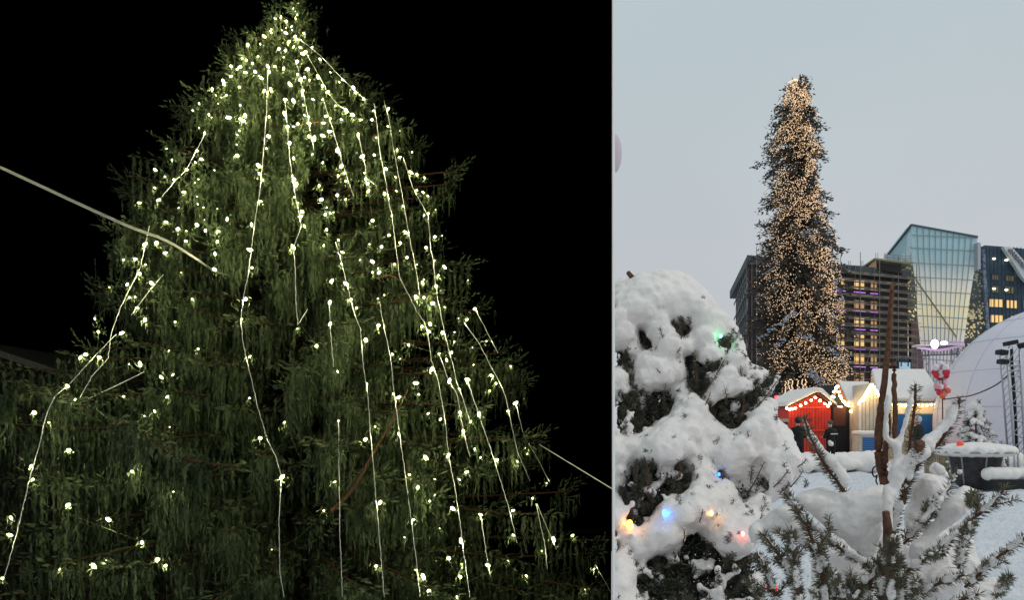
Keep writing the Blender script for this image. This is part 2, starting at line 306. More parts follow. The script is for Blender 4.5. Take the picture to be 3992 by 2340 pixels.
# ---- light strings on it
BULBS = dict(
A=[(1410,20),(1375,60),(1385,80),(1400,105),(1390,130),(1285,120),(1245,130),(1325,150),(1360,190),(1320,200),(1290,215),(1365,215),(1320,235),(1215,210),(1212,230),(1165,260),(1385,260),(1400,280),(1450,240),(1340,300),(1375,335),(1320,360),(1270,350),(1425,340),(1135,315),(1045,320),(1120,405),(1305,410),(1440,385),(1460,375),(1400,440),(1505,340),(1565,425),(1005,420),(1035,430),(1080,455),(1060,490),(1028,520),(925,475),(990,480),(925,548),(968,498),(1190,475),(1200,515),(1240,475),(1305,490),(1100,515),(1125,545),(1145,560),(1478,495),(1405,535),(1425,570),(1455,555),(1490,575),(1550,550),(1640,520),(1725,570),(1705,590),(1585,615),(1350,605),(870,585),(875,610),(788,643),(815,685),(985,625),(1210,640),(1165,650),(1185,670),(1440,655),(1440,685),(1620,660),(1805,628),(1820,665),(1880,712),(890,685),(855,700),(695,745),(832,745),(650,795),(992,755),(1315,715),(1375,725),(1445,755),(1515,715),(1585,715),(1675,760),(1755,795),(1800,825),(1950,795),(1940,860),(765,825),(785,845),(908,845),(992,855),(1025,830),(1015,870),(1200,840),(1310,818),(1455,830),(1485,840),(1610,835),(1640,850),(1720,860),(1860,860),(1485,885),(1590,885),(1375,910),(1405,890),(1335,910),(2055,910),(2140,940),(695,920),(735,958),(970,970),(985,940),(1195,980),(1485,980),(1525,995),(1585,975),(1635,945),(1840,970),(1970,990),(462,1070),(500,1150),(680,1085),(712,1145),(668,1168),(965,1040),(970,1120),(1180,1068),(1345,1030),(1375,1140),(1690,1078),(1510,1110),(1585,1170),(1870,1125),(1955,1115),(2120,1080),(2140,1130),(605,1220),(380,1222),(450,1272),(515,1292),(375,1352),(805,1225),(665,1315),(690,1290),(585,1382),(680,1415),(1125,1192),(1130,1250),(1150,1295),(1365,1265),(1380,1290),(1395,1330),(1720,1195),(1740,1245),(1750,1305),(1695,1265),(1560,1335),(1575,1435),(1690,1405),(1750,1435),(1885,1245),(1895,1290),(1910,1320),(1915,1375),(2040,1215),(2110,1275),(2115,1375),(2030,1395),(405,1440),(265,1460),(685,1470),(1140,1448),(1380,1420),(1405,1460),(2055,785)],
B=[(935,1095),(925,1240),(970,1255),(1025,1280),(970,1370),(1015,1385),(1050,1410)],
C=[(1285,388),(1420,360),(1465,385),(1565,395),(1195,490),(1470,478),(1418,510),(1280,540),(1342,555),(1480,552),(1575,558),(1635,470),(1338,628),(1565,632),(1128,640),(1045,650),(1190,712),(1548,720),(1305,855),(1545,832),(890,762),(975,757),(1048,797),(1005,862),(788,962),(915,940),(1090,930),(932,1035),(972,1030),(990,1110),(1045,1195),(1262,1210),(683,1187),(708,1282),(878,1290),(1383,1045),(1215,1420),(1428,1405),(618,1445),(580,1468),(715,1465),(1880,340),(1810,508),(1800,690),(1815,820),(1740,1190),(1800,1460),(2175,415),(1770,1045)],
D=[(320,200),(310,250),(345,240),(370,235),(130,265),(160,335),(80,485),(320,360),(300,475),(405,435),(435,525),(428,608),(358,730),(460,750),(495,865),(535,925),(343,885),(345,1040),(110,1075),(248,1198),(400,1385),(605,1155),(650,295),(628,465),(715,485),(790,260),(770,400),(850,455),(890,380),(810,610),(900,560),(970,612),(1022,258),(1050,245),(1105,218),(1035,490),(1100,412),(1152,405),(1095,585),(1168,630),(1125,690),(1108,768),(1020,720),(1012,745),(650,590),(690,640),(650,670),(700,670),(560,580),(735,832),(690,858),(965,845),(1020,850),(1085,890),(1172,920),(695,1050),(1005,1060),(1060,1095),(1065,1040),(1155,1103),(1240,1100),(1240,1168),(1270,1000),(1330,1010),(1338,725),(1385,932),(1472,1165),(1370,1212),(910,1190),(795,1258),(850,1292),(1220,1245),(1185,1300),(1130,1255),(1080,1365),(1378,1335),(1507,1412),(1645,1345),(870,190)],
E=[(790,32),(858,32),(415,165),(988,112),(1058,98),(1025,232),(758,230),(460,250),(212,330),(300,390),(948,322),(885,350),(1040,418),(422,560),(190,658),(200,740),(808,690),(1062,815),(418,895),(68,975),(60,1080),(665,985),(870,1125),(652,1235),(575,1270),(365,1290),(1015,1268),(1530,240),(1595,485),(1728,725),(1665,1170),(15,1345),(1745,388),(965,1230)],
F=[(345,75),(520,155),(345,380),(570,415),(510,493),(322,755),(600,880),(575,1270),(715,235),(838,218),(820,148),(895,335),(970,370),(880,605),(780,710),(1018,592),(1085,740),(935,738),(830,788),(935,835),(905,872),(1130,693),(1215,605),(1045,918),(805,985),(965,1040),(750,1095),(1095,1115),(1020,1222),(820,1295),(865,1335),(900,1422),(1100,1260),(1090,1335),(1070,1460),(1025,135),(1085,183),(1135,125),(1205,338),(1090,330),(1155,385),(1110,445),(1180,552),(1315,620),(1440,628),(1415,930),(1415,1080),(1215,955),(1260,1265),(1385,1240),(1270,195),(1282,100),(1310,150),(1430,270),(1385,320),(1410,45),(1495,545),(1500,580),(1620,762),(1535,855),(1660,1100),(1590,1178),(1780,1082),(1495,1330),(1855,1415),(255,930),(715,460),(1910,1290),(680,215),(1175,35),(920,65)])
WIRES = [
 ('stretched down the upper left flank to a branch tip', [('A',(740,960),(605,1220),(515,1310),(405,1440))]),
 ('winding down the left edge just below the overhead cable', [('C',(1075,520),(1040,680),(1010,820),(940,960),(870,1100),(800,1300),(780,1470)),('E',(560,110),(490,240))]),
 ('pulled taut to the lowest left branch, doubled near its end', [('C',(835,1300),(670,1470)),('E',(415,165),(335,230))]),
 ('hanging free below the left branch down to the left edge', [('E',(335,232),(290,330),(265,410),(240,540),(190,700),(100,1080),(15,1380))]),
 ('running left of the middle from high crown to bottom edge', [('A',(1190,520),(1180,830),(1160,1060),(1140,1290),(1120,1470)),('C',(1860,330),(1820,600),(1790,850),(1755,1020),(1735,1190),(1750,1370)),('E',(1530,80),(1580,300),(1640,500),(1690,600),(1725,720),(1710,1000),(1715,1320),(1740,1463))]),
 ('down the middle ending in a loop with a drop bulb', [('A',(1315,720),(1330,920),(1345,1120),(1365,1265),(1385,1400),(1400,1470)),('C',(2170,520),(2115,670),(2125,830),(2130,1050),(2145,1230),(2215,1120))]),
 ('short one just right of the trunk line under the treetop', [('A',(1395,440),(1440,650),(1480,850),(1520,1080))]),
 ('slanting right from the bright cluster below the treetop', [('A',(1470,385),(1620,660),(1690,750),(1800,825))]),
 ('slanting through upper right foliage under the lit branch', [('A',(1590,720),(1650,900),(1720,1150),(1805,1410))]),
 ('short pair of bulbs beneath the bare reddish branch', [('A',(1840,970),(1890,1190),(1900,1280),(1975,1340))]),
 ('right of the middle, bent halfway, reaching the bottom', [('A',(1955,740),(1975,900),(2000,1120),(2030,1250),(2065,1470)),('D',(790,260),(820,500),(845,700),(900,810),(970,950),(1025,1030),(1050,1120),(1075,1300)),('F',(960,150),(1000,380),(1020,600),(1060,800),(1090,1000),(1115,1200),(1150,1463))]),
 ('sprouting above the right shoulder, ending at a double bulb', [('A',(2025,720),(2060,850),(2100,1100),(2165,1450)),('D',(875,180),(920,430),(960,620),(990,830))]),
 ('from the bright right flank cluster to a hanging end bulb', [('B',(870,1130),(940,1350)),('D',(1050,260),(1070,500),(1090,600),(1100,720),(1120,860),(1180,1150),(1220,1300),(1260,1470)),('F',(1060,120),(1090,190),(1150,380))]),
 ('outlining the upper right slope against the black sky', [('A',(1420,280),(1570,400),(1720,560),(1880,710))]),
 ('from a lone central bulb straight to the bottom', [('D',(385,450),(430,610),(495,870),(520,970),(565,1080),(580,1300),(600,1460)),('F',(520,160),(545,500),(575,850),(605,1200),(625,1463))]),
 ('second from the middle at the bottom, passing the brown branch', [('D',(700,880),(740,1100),(780,1280),(800,1470)),('F',(685,200),(715,430),(750,680),(790,980),(825,1250),(845,1463))]),
 ('short taut one on the outer right edge against black sky', [('D',(1390,930),(1480,1110),(1555,1250))]),
 ('along the right flank beside the black gap', [('D',(1310,1030),(1430,1200),(1500,1340),(1560,1450)),('F',(1370,230),(1440,570),(1520,750))]),
 ('faint one crossing behind the two bright strings at lower right', [('D',(1130,1260),(1200,1450)),('F',(1070,210),(1110,440),(1150,600))]),
 ('lower right, sloping from a white bulb into the dark gap', [('F',(1135,130),(1205,340),(1300,620),(1390,920),(1440,1130))]),
 ('short double one under a bright bulb near the bottom right', [('F',(1215,960),(1250,1180),(1280,1340))]),
 ('at the right edge from a greenish bulb to the shoulder', [('F',(1430,270),(1480,470),(1570,620),(1635,750))]),
 ('hanging straight into the black gap at lower right', [('F',(1555,890),(1610,1140),(1625,1290))]),
 ('slanting across the black gap at lower right to a single bulb', [('F',(1560,890),(1680,1170))]),
 ('taut bright end leaving the crown at the bottom right corner', [('F',(1920,1265),(2025,1450))]),
 ('thin dim one hanging in the dark lower middle', [('F',(345,380),(355,1100),(370,1463))]),
 ('short thin one below a bulb in the middle', [('D',(340,890),(345,1040),(370,1350))]),
 ('short doubled back one on the left, ending at a bent corner', [('C',(1175,870),(1090,970),(945,1160))]),
]
allb = [p for k, v in BULBS.items() for p in px(k, v)]
uniq = []
for p in allb:
    if all(abs(p[0]-q[0])+abs(p[1]-q[1]) > 7 for q in uniq) and p[0] < 2385: uniq.append(p)
bulb_me = bpy.data.meshes.new('bulb'); bmm = MB(); bmm.ball((0,0,0), 1, (.85,.85,1.6), 1); bulb_me.from_pydata(bmm.v, [], bmm.f); bulb_me.materials.append(M['bulb'])
def put_bulb(me, p, r, parent, name='bulb'):
    o = bpy.data.objects.new(name, me); COL.objects.link(o); o.parent = parent; o.location = Vector(p)-parent.location
    rb_ = r*1.12; o.scale = (rb_,rb_,rb_); o.rotation_euler = (random.uniform(0,3), random.uniform(0,3), 0)
    if me is bulb_me:                        # the light this little lamp gives off
        l = bpy.data.lights.new('bulb_light', 'POINT'); l.energy = 2900*r*r*random.uniform(.6,1.5); l.color = (1,.96,.50); l.shadow_soft_size = .012
        lo = bpy.data.objects.new('bulb_light', l); COL.objects.link(lo); lo.parent = parent; lo.location = o.location+Vector((random.uniform(-.02,.02),-.05,-.03))
    return o
wires = []
for lab, segs in WIRES:
    pl = [q for s in segs for q in px(s[0], s[1:])]
    dense = []
    for a, b in zip(pl, pl[1:]):
        n = max(1, int(math.hypot(b[0]-a[0], b[1]-a[1])/14))
        dense += [(a[0]+(b[0]-a[0])*i/n, a[1]+(b[1]-a[1])*i/n) for i in range(n)]
    dense.append(pl[-1]); wires.append((lab, dense, []))
left = []
for p in uniq:
    ds = [min(math.hypot(p[0]-q[0], p[1]-q[1]) for q in w_[1]) for w_ in wires]; k = int(np.argmin(ds))
    if ds[k] < 26: wires[k][2].append(p)
    else: left.append(p)
for lab, dense, bl in wires:
    sf = [surf(x, y, .10)[0] for x, y in dense]; ds = np.array([p.y for p in sf])
    k = np.ones(9)/9; dsm = np.convolve(np.pad(ds, 4, mode='edge'), k, 'valid') if len(ds) > 9 else ds
    pts = [at(x+random.uniform(-1.3,1.3), y, float(d)) for (x, y), d in zip(dense, dsm)]
    st = empty('light_string', pts[0], 'white light string '+lab, 'string lights', 'light strings on the dark spruce')
    MB().tube(pts, .0075, 5).build('wire', M['wire'], st, True)
    for p in bl:
        i = int(np.argmin([math.hypot(p[0]-q[0], p[1]-q[1]) for q in dense]))
        put_bulb(bulb_me, at(p[0], p[1], pts[i].y-.03), random.choice((.018,.024,.03,.037)), st)
def region(p):
    x, y = p
    if y < 230: return 0
    if y < 700: return 1 if x < 1100 else 2
    if x < 800: return 3 if y < 1500 else 4
    if x < 1500: return 5 if y < 1500 else 6
    return 7 if y < 1400 else 8
RL = ['packed into the bright treetop','woven through the upper left foliage','woven through the upper right foliage','scattered over the left flank above the long low branch','sparse among the drooping lower left branches',
      'scattered in the dark middle of the crown','sparse in the tassels at the bottom middle','dense along the right flank','among the drooping lower right branches']
groups = {}
for p in left: groups.setdefault(region(p), []).append(p)
for g, ps in sorted(groups.items()):
    ps = sorted(ps, key=lambda p: p[1]); cur = ps.pop(0); chain = [cur]
    while ps:
        k = min(range(len(ps)), key=lambda i: abs(ps[i][0]-cur[0])+abs(ps[i][1]-cur[1])); cur = ps.pop(k); chain.append(cur)
    P3 = []
    for p in chain: P3.append(surf(p[0], p[1], random.uniform(-.16,.06))[0])
    st = empty('light_string', P3[0], 'light string with dark wire, bulbs '+RL[g], 'string lights', 'light strings on the dark spruce')
    wp = []
    for a, b in zip(P3, P3[1:]):
        if (a-b).length > 2.2: continue
        for i in range(4):
            q = a.lerp(b, i/4); q.z -= .12*math.sin(math.pi*i/4); q.y += .15*math.sin(math.pi*i/4); wp.append(q)
    wp.append(P3[-1]); MB().tube(wp, .006, 4).build('wire', M['dwire'], st)
    for p in P3[:100]: put_bulb(bulb_me, p, random.choice((.013,.02,.027,.036)), st)
Q = []
for o in [o for o in bpy.data.objects if o.name.split('.')[0] == 'bulb' and o.parent and o.parent.name.startswith('light_string')]:
    c_ = np.array(o.parent.location+o.location); n = 16; rr = np.abs(rng.normal(size=(n,1)))*.09+.035; dv = unit(rng.normal(size=(n,3))); dv[:,1] = np.abs(dv[:,1])*.9-.12
    Q.append(shard(c_+dv*rr, unit(rng.normal(size=(n,3))*.5+np.array([0,0,-.8])), rng.uniform(.06,.15,n), rng.uniform(.007,.014,n)))
quads('lit_sprigs', np.concatenate(Q), M['night_leaf'], spruce)  # needles added round the bulbs to catch their light as halos
# ---- cables
cb = [atc('C',x,y,d) for x,y,d in ((-60,72,10.5),(15,105,10.8),(300,238,11.6),(600,378,12.4),(940,530,13.2),(1200,630,14.2),(1400,750,15.2),(1560,850,16.6),(1800,920,18.0))]
e = empty('overhead_cable', cb[0], 'thick pale twin cable coming from the left edge to the spruce', 'cable')
MB().tube(smooth_path(cb), .016, 6).build('strand', M['cable'], e, True)
MB().tube(smooth_path([p+Vector((0,.02,.016+.012*math.sin(math.pi*i/8))) for i,p in enumerate(cb)]), .006, 6).build('strand', M['cable'], e, True)
tag(MB().tube([atc('F',1575,525,19), atc('F',2040,808,15)], .012, 5).build('guy_wire', M['cable']), 'single thin wire running from the right flank down to the right', 'wire')
tag(MB().tube([atc('E',-40,525,14), atc('E',90,462,18)], .012, 5).build('guy_wire', M['cable']), 'short thin wire end at the left edge below the low branch', 'wire')
tag(MB().tube([atc('E',540,245,15.3), atc('E',700,170,15.6), atc('E',885,80,16)], .010, 5).build('guy_wire', M['cable']), 'thin dim wire rising right from the lit tip of the low left branch', 'wire')
# ---- dark house behind the left flank
hb = empty('dark_house', at(0,2300,30), 'dark building with a pale sloping roof edge behind the left branches', 'building')
T_ = lambda x,y,d=30: atc('T',x,y,d)
wp = MB(); wp.prism([T_(-400,60),T_(25,200),T_(850,470),T_(1300,610),T_(2300,950),T_(2300,4200),T_(-400,4200)], (0,8,0)); wp.build('wall', mat('dark_wall', (.09,.065,.06), .9, noise=.8, col2=(.06,.05,.045)), hb)
rf = MB(); rf.prism([T_(-400,-20,29.6),T_(25,125,29.6),T_(850,400,29.6),T_(1300,545,29.6),T_(2300,880,29.6),T_(2300,960,29.6),T_(1300,620,29.6),T_(850,480,29.6),T_(25,205,29.6),T_(-400,60,29.6)], (0,8.8,0))
rf.build('roof', mat('eaves', (.55,.53,.46), .8), hb)
bd = MB(); bd.prism([T_(-300,790,29.7),T_(190,850,29.7),T_(420,920,29.7),T_(420,985,29.7),T_(190,915,29.7),T_(-300,850,29.7)], (0,.2,0)); bd.build('balcony_edge', mat('red_band', (.4,.2,.17), .8), hb)
bb = MB(); bb.prism([atc('E',280,1072,28),atc('E',408,1098,28),atc('E',405,1116,28),atc('E',280,1092,28)], (0,.15,0))
bb.build('shelf', mat('pale_board', (.8,.8,.8), .6), hb)

# ================================================================== the snowy day side
def curve_w(d): return (2397.6-HX)/FOC*d
GRID = []
def gz(x, y):                                 # trampled snow, gently uneven
    return .05*math.sin(x*1.3+y*.7)*math.sin(y*.9-x*.4)+.03*math.sin(x*3.1+1)*math.sin(y*2.3)
ys = np.concatenate([np.arange(-8,4,1.0), np.arange(4,32,.22), np.arange(32,60,.8), np.array([62,80,120,200,400,1500.])]); us = np.linspace(0,1,150)
vs = []; fs = []
for y in ys:
    x0 = curve_w(y)+.005 if y > 4 else -60; x1 = 60+max(0,y)*1.2 if y < 32 or y > 60 else 60+y*1.2
    if y >= 62: x0 = -1500 if y > 62 else x0
    for u in us:
        x = x0+(x1-x0)*(u**2.0 if y > 4 and y <= 60 else u)
        damp = 1 if 5 < y < 34 else .2
        h = gz(x,y)*damp + (.05*math.sin(x*7+y*5)*math.sin(y*6.3-x*2) + .03*math.sin(x*13)*math.sin(y*11+x*4) if y < 34 and y > 5 else 0)
        vs.append((x, y, h))
nu = len(us)
for j in range(len(ys)-1):
    for i in range(nu-1): fs.append((j*nu+i, j*nu+i+1, (j+1)*nu+i+1, (j+1)*nu+i))
g = MB(); g.v = vs; g.f = fs; tag(g.build('ground', M['snow_ground'], None, True), kind='structure')

# ---------- materials of the market
M['warm'] = mat('warm_lamp', (1,.8,.5), .4, emis=(1,.66,.30), est=20)
M['warm_small'] = mat('warm_small_lamp', (1,.85,.6), .4, emis=(1,.61,.34), est=.95); M['warm_small'].cycles.emission_sampling = 'NONE'
M['red_wall'] = mat('red_boards', (.62,.045,.03), .7, noise=3, col2=(.5,.035,.025))
M['dark_wood'] = mat('dark_boards', (.02,.022,.026), .8)
M['cream'] = mat('cream_boards', (.62,.56,.46), .7, noise=3, col2=(.52,.47,.38))
M['blue'] = mat('blue_shutter', (.02,.14,.42), .6)
M['bark2'] = mat('twig_bark', (.17,.075,.04), .85, noise=60, col2=(.09,.04,.025), bump=.6, bscale=150)
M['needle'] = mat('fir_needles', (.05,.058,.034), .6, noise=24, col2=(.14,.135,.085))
M['needle_dark'] = mat('fir_needles_shaded', (.035,.042,.032), .7, noise=14, col2=(.075,.08,.055))  # darker copy of the needles, shade put into its colour
M['steel'] = mat('galvanised_tube', (.42,.43,.46), .4, metal=.6)
M['blackp'] = mat('black_case', (.012,.012,.012), .6)

# the slender tree with its skin of lights
DD = 60.0
prof = [('G',[(440,1072,1098),(462,1030,1108),(490,985,1118),(560,958,1130),(620,940,1145),(700,925,1175),(750,915,1160),(800,895,1178),(860,880,1192),(920,892,1180),(1000,922,1168),(1050,895,1183),(1100,890,1180),(1140,878,1192),(1200,890,1222),(1290,858,1225),(1350,880,1255)]),
        ('H',[(100,255,870),(250,245,890),(400,262,900),(550,210,915),(700,195,985),(850,200,935),(950,190,930),(1050,245,920),(1150,268,960),(1300,270,1020),(1400,300,1060)]),
        ('I',[(200,50,880),(300,150,850),(400,250,720),(600,260,600),(1100,300,560)])]
tl, tr_ = [], []
for c, rows in prof:
    for y, a, b in rows:
        (p,), (q,) = px(c, [(a,y)]), px(c, [(b,y)]); tl.append((p[1],p[0])); tr_.append((q[1],q[0]))
def tenv(z):
    yy = HY-(z-EYE)*FOC/DD; l = (interp(tl,yy)-HX)/FOC*DD; r = (interp(tr_,yy)-HX)/FOC*DD; return (l+r)/2, ((r-l)/2+.06)*(1+.07*math.sin(z*2.1)+.05*math.sin(z*4.7+1))
tx = (3120-HX)/FOC*DD
big = empty('christmas_tree', (tx, DD, 0), 'very tall slender spruce covered in tiny warm lights, behind the market huts', 'tree')
tb = MB(); tb.tube([(tx+.3*math.sin(i*.5), DD, i*1.45) for i in range(20)], .38, 10, .05); tb.build('trunk', M['bark'], big, True)
Q = []; SN = []; BP = []
z = EYE+(HY-322)/FOC*DD; ztop = z+.1; brs = MB()
while z > 1.2:
    c, r = tenv(z); n = int(7+r*2.4)
    for i in range(n):
        a = 2*math.pi*(i+rng.random())/n; L = r*rng.uniform(.6,1.06) if rng.random() < .9 else r*1.2; zz = z+rng.uniform(-.3,.3)
        ex, ey = c+math.cos(a)*L, DD+math.sin(a)*L; m = max(6, int(L/.09)); t = np.linspace(.1,1,m)
        P = np.stack([tx+(ex-tx)*t, DD+(ey-DD)*t, zz+.5*L*t*(1-t)-.42*L*t**1.5+.12*L*t**5], 1)
        brs.tube([tuple(q) for q in P[::3]], .04, 3, .01)
        for s in range(4):
            q = P+rng.normal(size=P.shape)*[.15,.15,.11]; d = unit(unit(np.array([[math.cos(a),math.sin(a),-.25]]))+rng.normal(size=P.shape)*.6)
            Q.append(shard(q, d, rng.uniform(.16,.38,m), rng.uniform(.035,.075,m)))
        if rng.random() < (.16 if z < 14 else .05) and math.sin(a) < .3: SN.append(P[-max(4,m//2):])
    z -= .42
# a few long reaching boughs that break the outline
for c, x, y, o in [('G',880,800,-1),('G',1205,845,1),('G',870,880,-1),('G',1175,705,1),('G',872,1048,-1),('G',862,1142,-1),('G',845,1295,-1),('G',1262,1340,1),('H',190,945,-1),('H',215,1000,-1),('H',245,60,-1),('H',985,690,1),('H',250,1050,-1),('G',940,625,-1),('G',1185,800,1),('I',900,215,1)]:
    p = np.array(atc(c,x,y,DD-.4)); m = 16; t = rng.random((m*3,1)); q = p-np.array([o*1.1,0,.15])*t+rng.normal(size=(m*3,3))*.13
    Q.append(shard(q, unit(np.array([[o*.9,0,.25]])+rng.normal(size=q.shape)*.55), rng.uniform(.15,.32,len(q)), rng.uniform(.03,.06,len(q))))
    brs.tube([tuple(p-np.array([o*1.6,0,.3])), tuple(p)], .04, 3, .015)
V = np.concatenate(Q); print('tall tree quads', len(V))
quads('crown', V, mat('blue_green_foliage', (.045,.052,.05), .8, noise=1.2, col2=(.13,.10,.075), spec=.1), big); brs.build('branches', M['bark'], big)  # brownish tone puts the warm bulb light into the foliage colour
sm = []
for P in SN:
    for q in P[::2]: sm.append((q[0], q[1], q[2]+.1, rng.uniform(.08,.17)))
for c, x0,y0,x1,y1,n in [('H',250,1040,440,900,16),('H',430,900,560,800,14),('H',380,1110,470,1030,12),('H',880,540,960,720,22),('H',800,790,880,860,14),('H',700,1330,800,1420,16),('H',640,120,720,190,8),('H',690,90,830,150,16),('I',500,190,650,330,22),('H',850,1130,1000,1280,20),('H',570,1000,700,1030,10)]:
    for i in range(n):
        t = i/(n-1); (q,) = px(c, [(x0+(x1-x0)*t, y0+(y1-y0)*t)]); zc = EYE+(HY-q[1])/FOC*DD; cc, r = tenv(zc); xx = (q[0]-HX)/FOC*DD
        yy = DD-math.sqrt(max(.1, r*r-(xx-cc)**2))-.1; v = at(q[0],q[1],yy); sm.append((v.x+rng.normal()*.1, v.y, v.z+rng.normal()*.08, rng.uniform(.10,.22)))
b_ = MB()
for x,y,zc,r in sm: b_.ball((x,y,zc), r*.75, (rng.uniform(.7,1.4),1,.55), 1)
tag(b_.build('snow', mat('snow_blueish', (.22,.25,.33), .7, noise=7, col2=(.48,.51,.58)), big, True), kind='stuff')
wl_ = MB(); st = empty('light_string', (tx, DD-2, 3), 'thousands of tiny warm bulbs wound round the tall slender tree', 'string lights')
tiny = bpy.data.meshes.new('bulb'); tm = MB(); tm.add([(1,0,0),(-1,0,0),(0,1,0),(0,-1,0),(0,0,1),(0,0,-1)], [(0,2,4),(2,1,4),(1,3,4),(3,0,4),(2,0,5),(1,2,5),(3,1,5),(0,3,5)])
tiny.from_pydata(tm.v, [], tm.f); tiny.materials.append(M['warm_small'])
rest = MB(); cnt = 0; hel = []
for k in range(12000):
    zz = 2.6+(ztop-2.6)*rng.random()**1.12; c, r = tenv(zz)
    a = -math.acos(rng.uniform(-.97,.97)) if rng.random() < .9 else math.pi*rng.random()
    rr = r*rng.uniform(.80,.98)
    v = (c+math.cos(a)*rr, DD+math.sin(a)*rr, zz)
    nz = math.sin(v[0]*1.9+v[2]*.8)+math.sin(v[2]*1.6+v[0]*.7+2)+.8*math.sin(v[0]*3.7-v[2]*2.3)
    if nz < -.75 and rng.random() < .85: continue
    s = rng.uniform(.018,.037); cnt += 1
    if cnt <= 100: put_bulb(tiny, v, s, st)
    else: rest.add([(v[0]+x*s,v[1]+y*s,v[2]+q*s) for x,y,q in tm.v], tm.f)
for c, x, y0, y1 in [('I',268,260,600),('I',300,240,470),('I',330,240,450),('I',380,240,430),('I',420,240,400),('I',455,240,380)]:   # strands hanging below the skirt
    for y in range(y0, y1, 12):
        (q,) = px(c, [(x+rng.normal()*7, y)]); v = at(q[0],q[1],DD-3.2); s = .05; rest.add([(v[0]+a*s,v[1]+b*s,v[2]+d*s) for a,b,d in tm.v], tm.f)
rb = rest.build('bulbs', M['warm_small'], st); rb['kind'] = 'stuff'
for i in range(400):
    zz = 2.8+(ztop-3)*i/400; c, r = tenv(zz); a = i*.55; hel.append((c+math.cos(a)*r*.97, DD+math.sin(a)*r*.97, zz))
MB().tube(hel, .015, 3).build('wire', M['dwire'], st)

# ---------- brick block behind scaffolding
def hat(c, x, y, d): return atc(c, x, y, d)
b0, b1, b2 = Vector((30.6,105,0)), Vector((56.5,116,0)), Vector((36.3,131.8,0))
TOP = 23.6
ob = empty('office_block', b0, 'dark brick office block wrapped in scaffolding, lit windows', 'building')
fx = (b1-b0); fl = fx.length; fx.normalize(); lx = (b2-b0); ll = lx.length; lx.normalize()
brick = mat('dark_brick', (.06,.035,.032), .9, noise=.6, col2=(.035,.026,.03))
w_ = MB(); w_.prism([b0, b1, b1+Vector((7,26,0)), b2], (0,0,TOP-1.2)); w_.build('wall', brick, ob)
nf = Vector((fx.y,-fx.x,0)); nl = Vector((-lx.y, lx.x, 0)); nl = nl if nl.x < 0 else -nl
def F(u, z, o=0): return b0+fx*u+nf*o+Vector((0,0,z))
def Lf(u, z, o=0): return b0+lx*u+nl*o+Vector((0,0,z))
r_ = MB(); r_.prism([b0+nl*.5+nf*.5+Vector((0,0,TOP-1.2)), b1+nf*.5+Vector((0,0,TOP-1.2)), b1+Vector((7,26,TOP-1.2)), b2+nl*.9+lx*1+Vector((0,0,TOP-1.2))], (0,0,1.2))
r_.build('roof', mat('slate_roof', (.07,.08,.09), .8), ob)
win_frame = mat('window_frame', (.10,.08,.07), .7)
wl1 = mat('lit_window_warm', (.3,.22,.1), .4, noise=.9, col2=(.5,.35,.15), emis=(1,.62,.24), est=.85)
wl2 = mat('lit_window_dim', (.25,.15,.12), .4, noise=1.3, col2=(.10,.06,.06), emis=(1,.55,.22), est=.45)
vio = mat('violet_strip', (.5,.2,.7), .4, emis=(.62,.22,1), est=.75)
def hz_(hy): # height on the front facade from a row of crop H near the middle
    return EYE+(HY-(850+hy*.4532))/FOC*110.5
for (xa, xb) in ((905,1000),(1090,1210),(1268,1345)):
    ua = ((2850+xa*.4532-HX)/FOC*110.5-b0.x)/fx.x; ub = ((2850+xb*.4532-HX)/FOC*110.5-b0.x)/fx.x
    for (ya, yb, m_) in ((505,600,wl1),(690,765,wl2),(840,925,wl1),(990,1098,wl1),(1155,1252,wl1),(1325,1410,wl2)):
        za, zb = hz_(yb), hz_(ya)
        f_ = MB(); f_.add([F(ua,za,.03),F(ub,za,.03),F(ub,zb,.03),F(ua,zb,.03)], [(0,1,2,3)]); pane = f_.build('window', m_ if xa < 1200 else wl2, ob)
        k = MB()
        for u in (ua, (ua+ub)/2, ub-.05): k.bar(F(u,za,.08), F(u,zb,.08), .12)
        for zq in (za, (za+zb)/2+.3, zb): k.bar(F(ua,zq,.085), F(ub,zq,.085), .11)
        k.build('frame', win_frame, pane)
        if yb > 610 or ya < 600:
            k = MB(); k.bar(F(ua,za-.35,.12), F(ub,za-.35,.12), .14, .12); k.build('sill_light', vio, pane)
for lev in range(7):          # the windows along the receding left face
    for j in range(7):
        k = MB(); u = 1.6+j*3.6; k.add([Lf(u,TOP-4-lev*2.9,.04),Lf(u+2.2,TOP-4-lev*2.9,.04),Lf(u+2.2,TOP-2.4-lev*2.9,.04),Lf(u,TOP-2.4-lev*2.9,.04)], [(0,1,2,3)])
        k.build('window', mat('dark_pane', (.05,.07,.07), .2) if 'dark_pane' not in bpy.data.materials else bpy.data.materials['dark_pane'], ob)
k = MB(); k.add([Lf(3,5.5,.06),Lf(11,5.5,.06),Lf(11,7.2,.06),Lf(3,7.2,.06)], [(0,1,2,3)]); k.build('banner', mat('red_banner', (.6,.08,.05), .7), ob)
pent = empty('rooftop_cabin', F(fl-9,TOP), 'wooden cabin with a dark opening on the scaffolded roof, warm wood on its side', 'cabin')
k = MB(); A_ = [hat('H',1245,350,113),hat('H',1468,375,113),hat('H',1468,470,113),hat('H',1245,440,113)]; k.prism(A_, (3,6,0)); k.build('wall', mat('cabin_wall', (.10,.07,.055), .8), pent)
k = MB(); k.prism([hat('H',1168,428,117),hat('H',1245,350,112.9),hat('H',1245,440,112.9)], (.1,.1,0)); k.build('side_panel', mat('ply', (.72,.42,.22), .7), pent)
k = MB(); k.prism([hat('H',1262,385,112.9),hat('H',1460,405,112.9),hat('H',1460,460,112.9),hat('H',1262,435,112.9)], (0,.06,0)); k.build('opening', M['blackp'], pent)
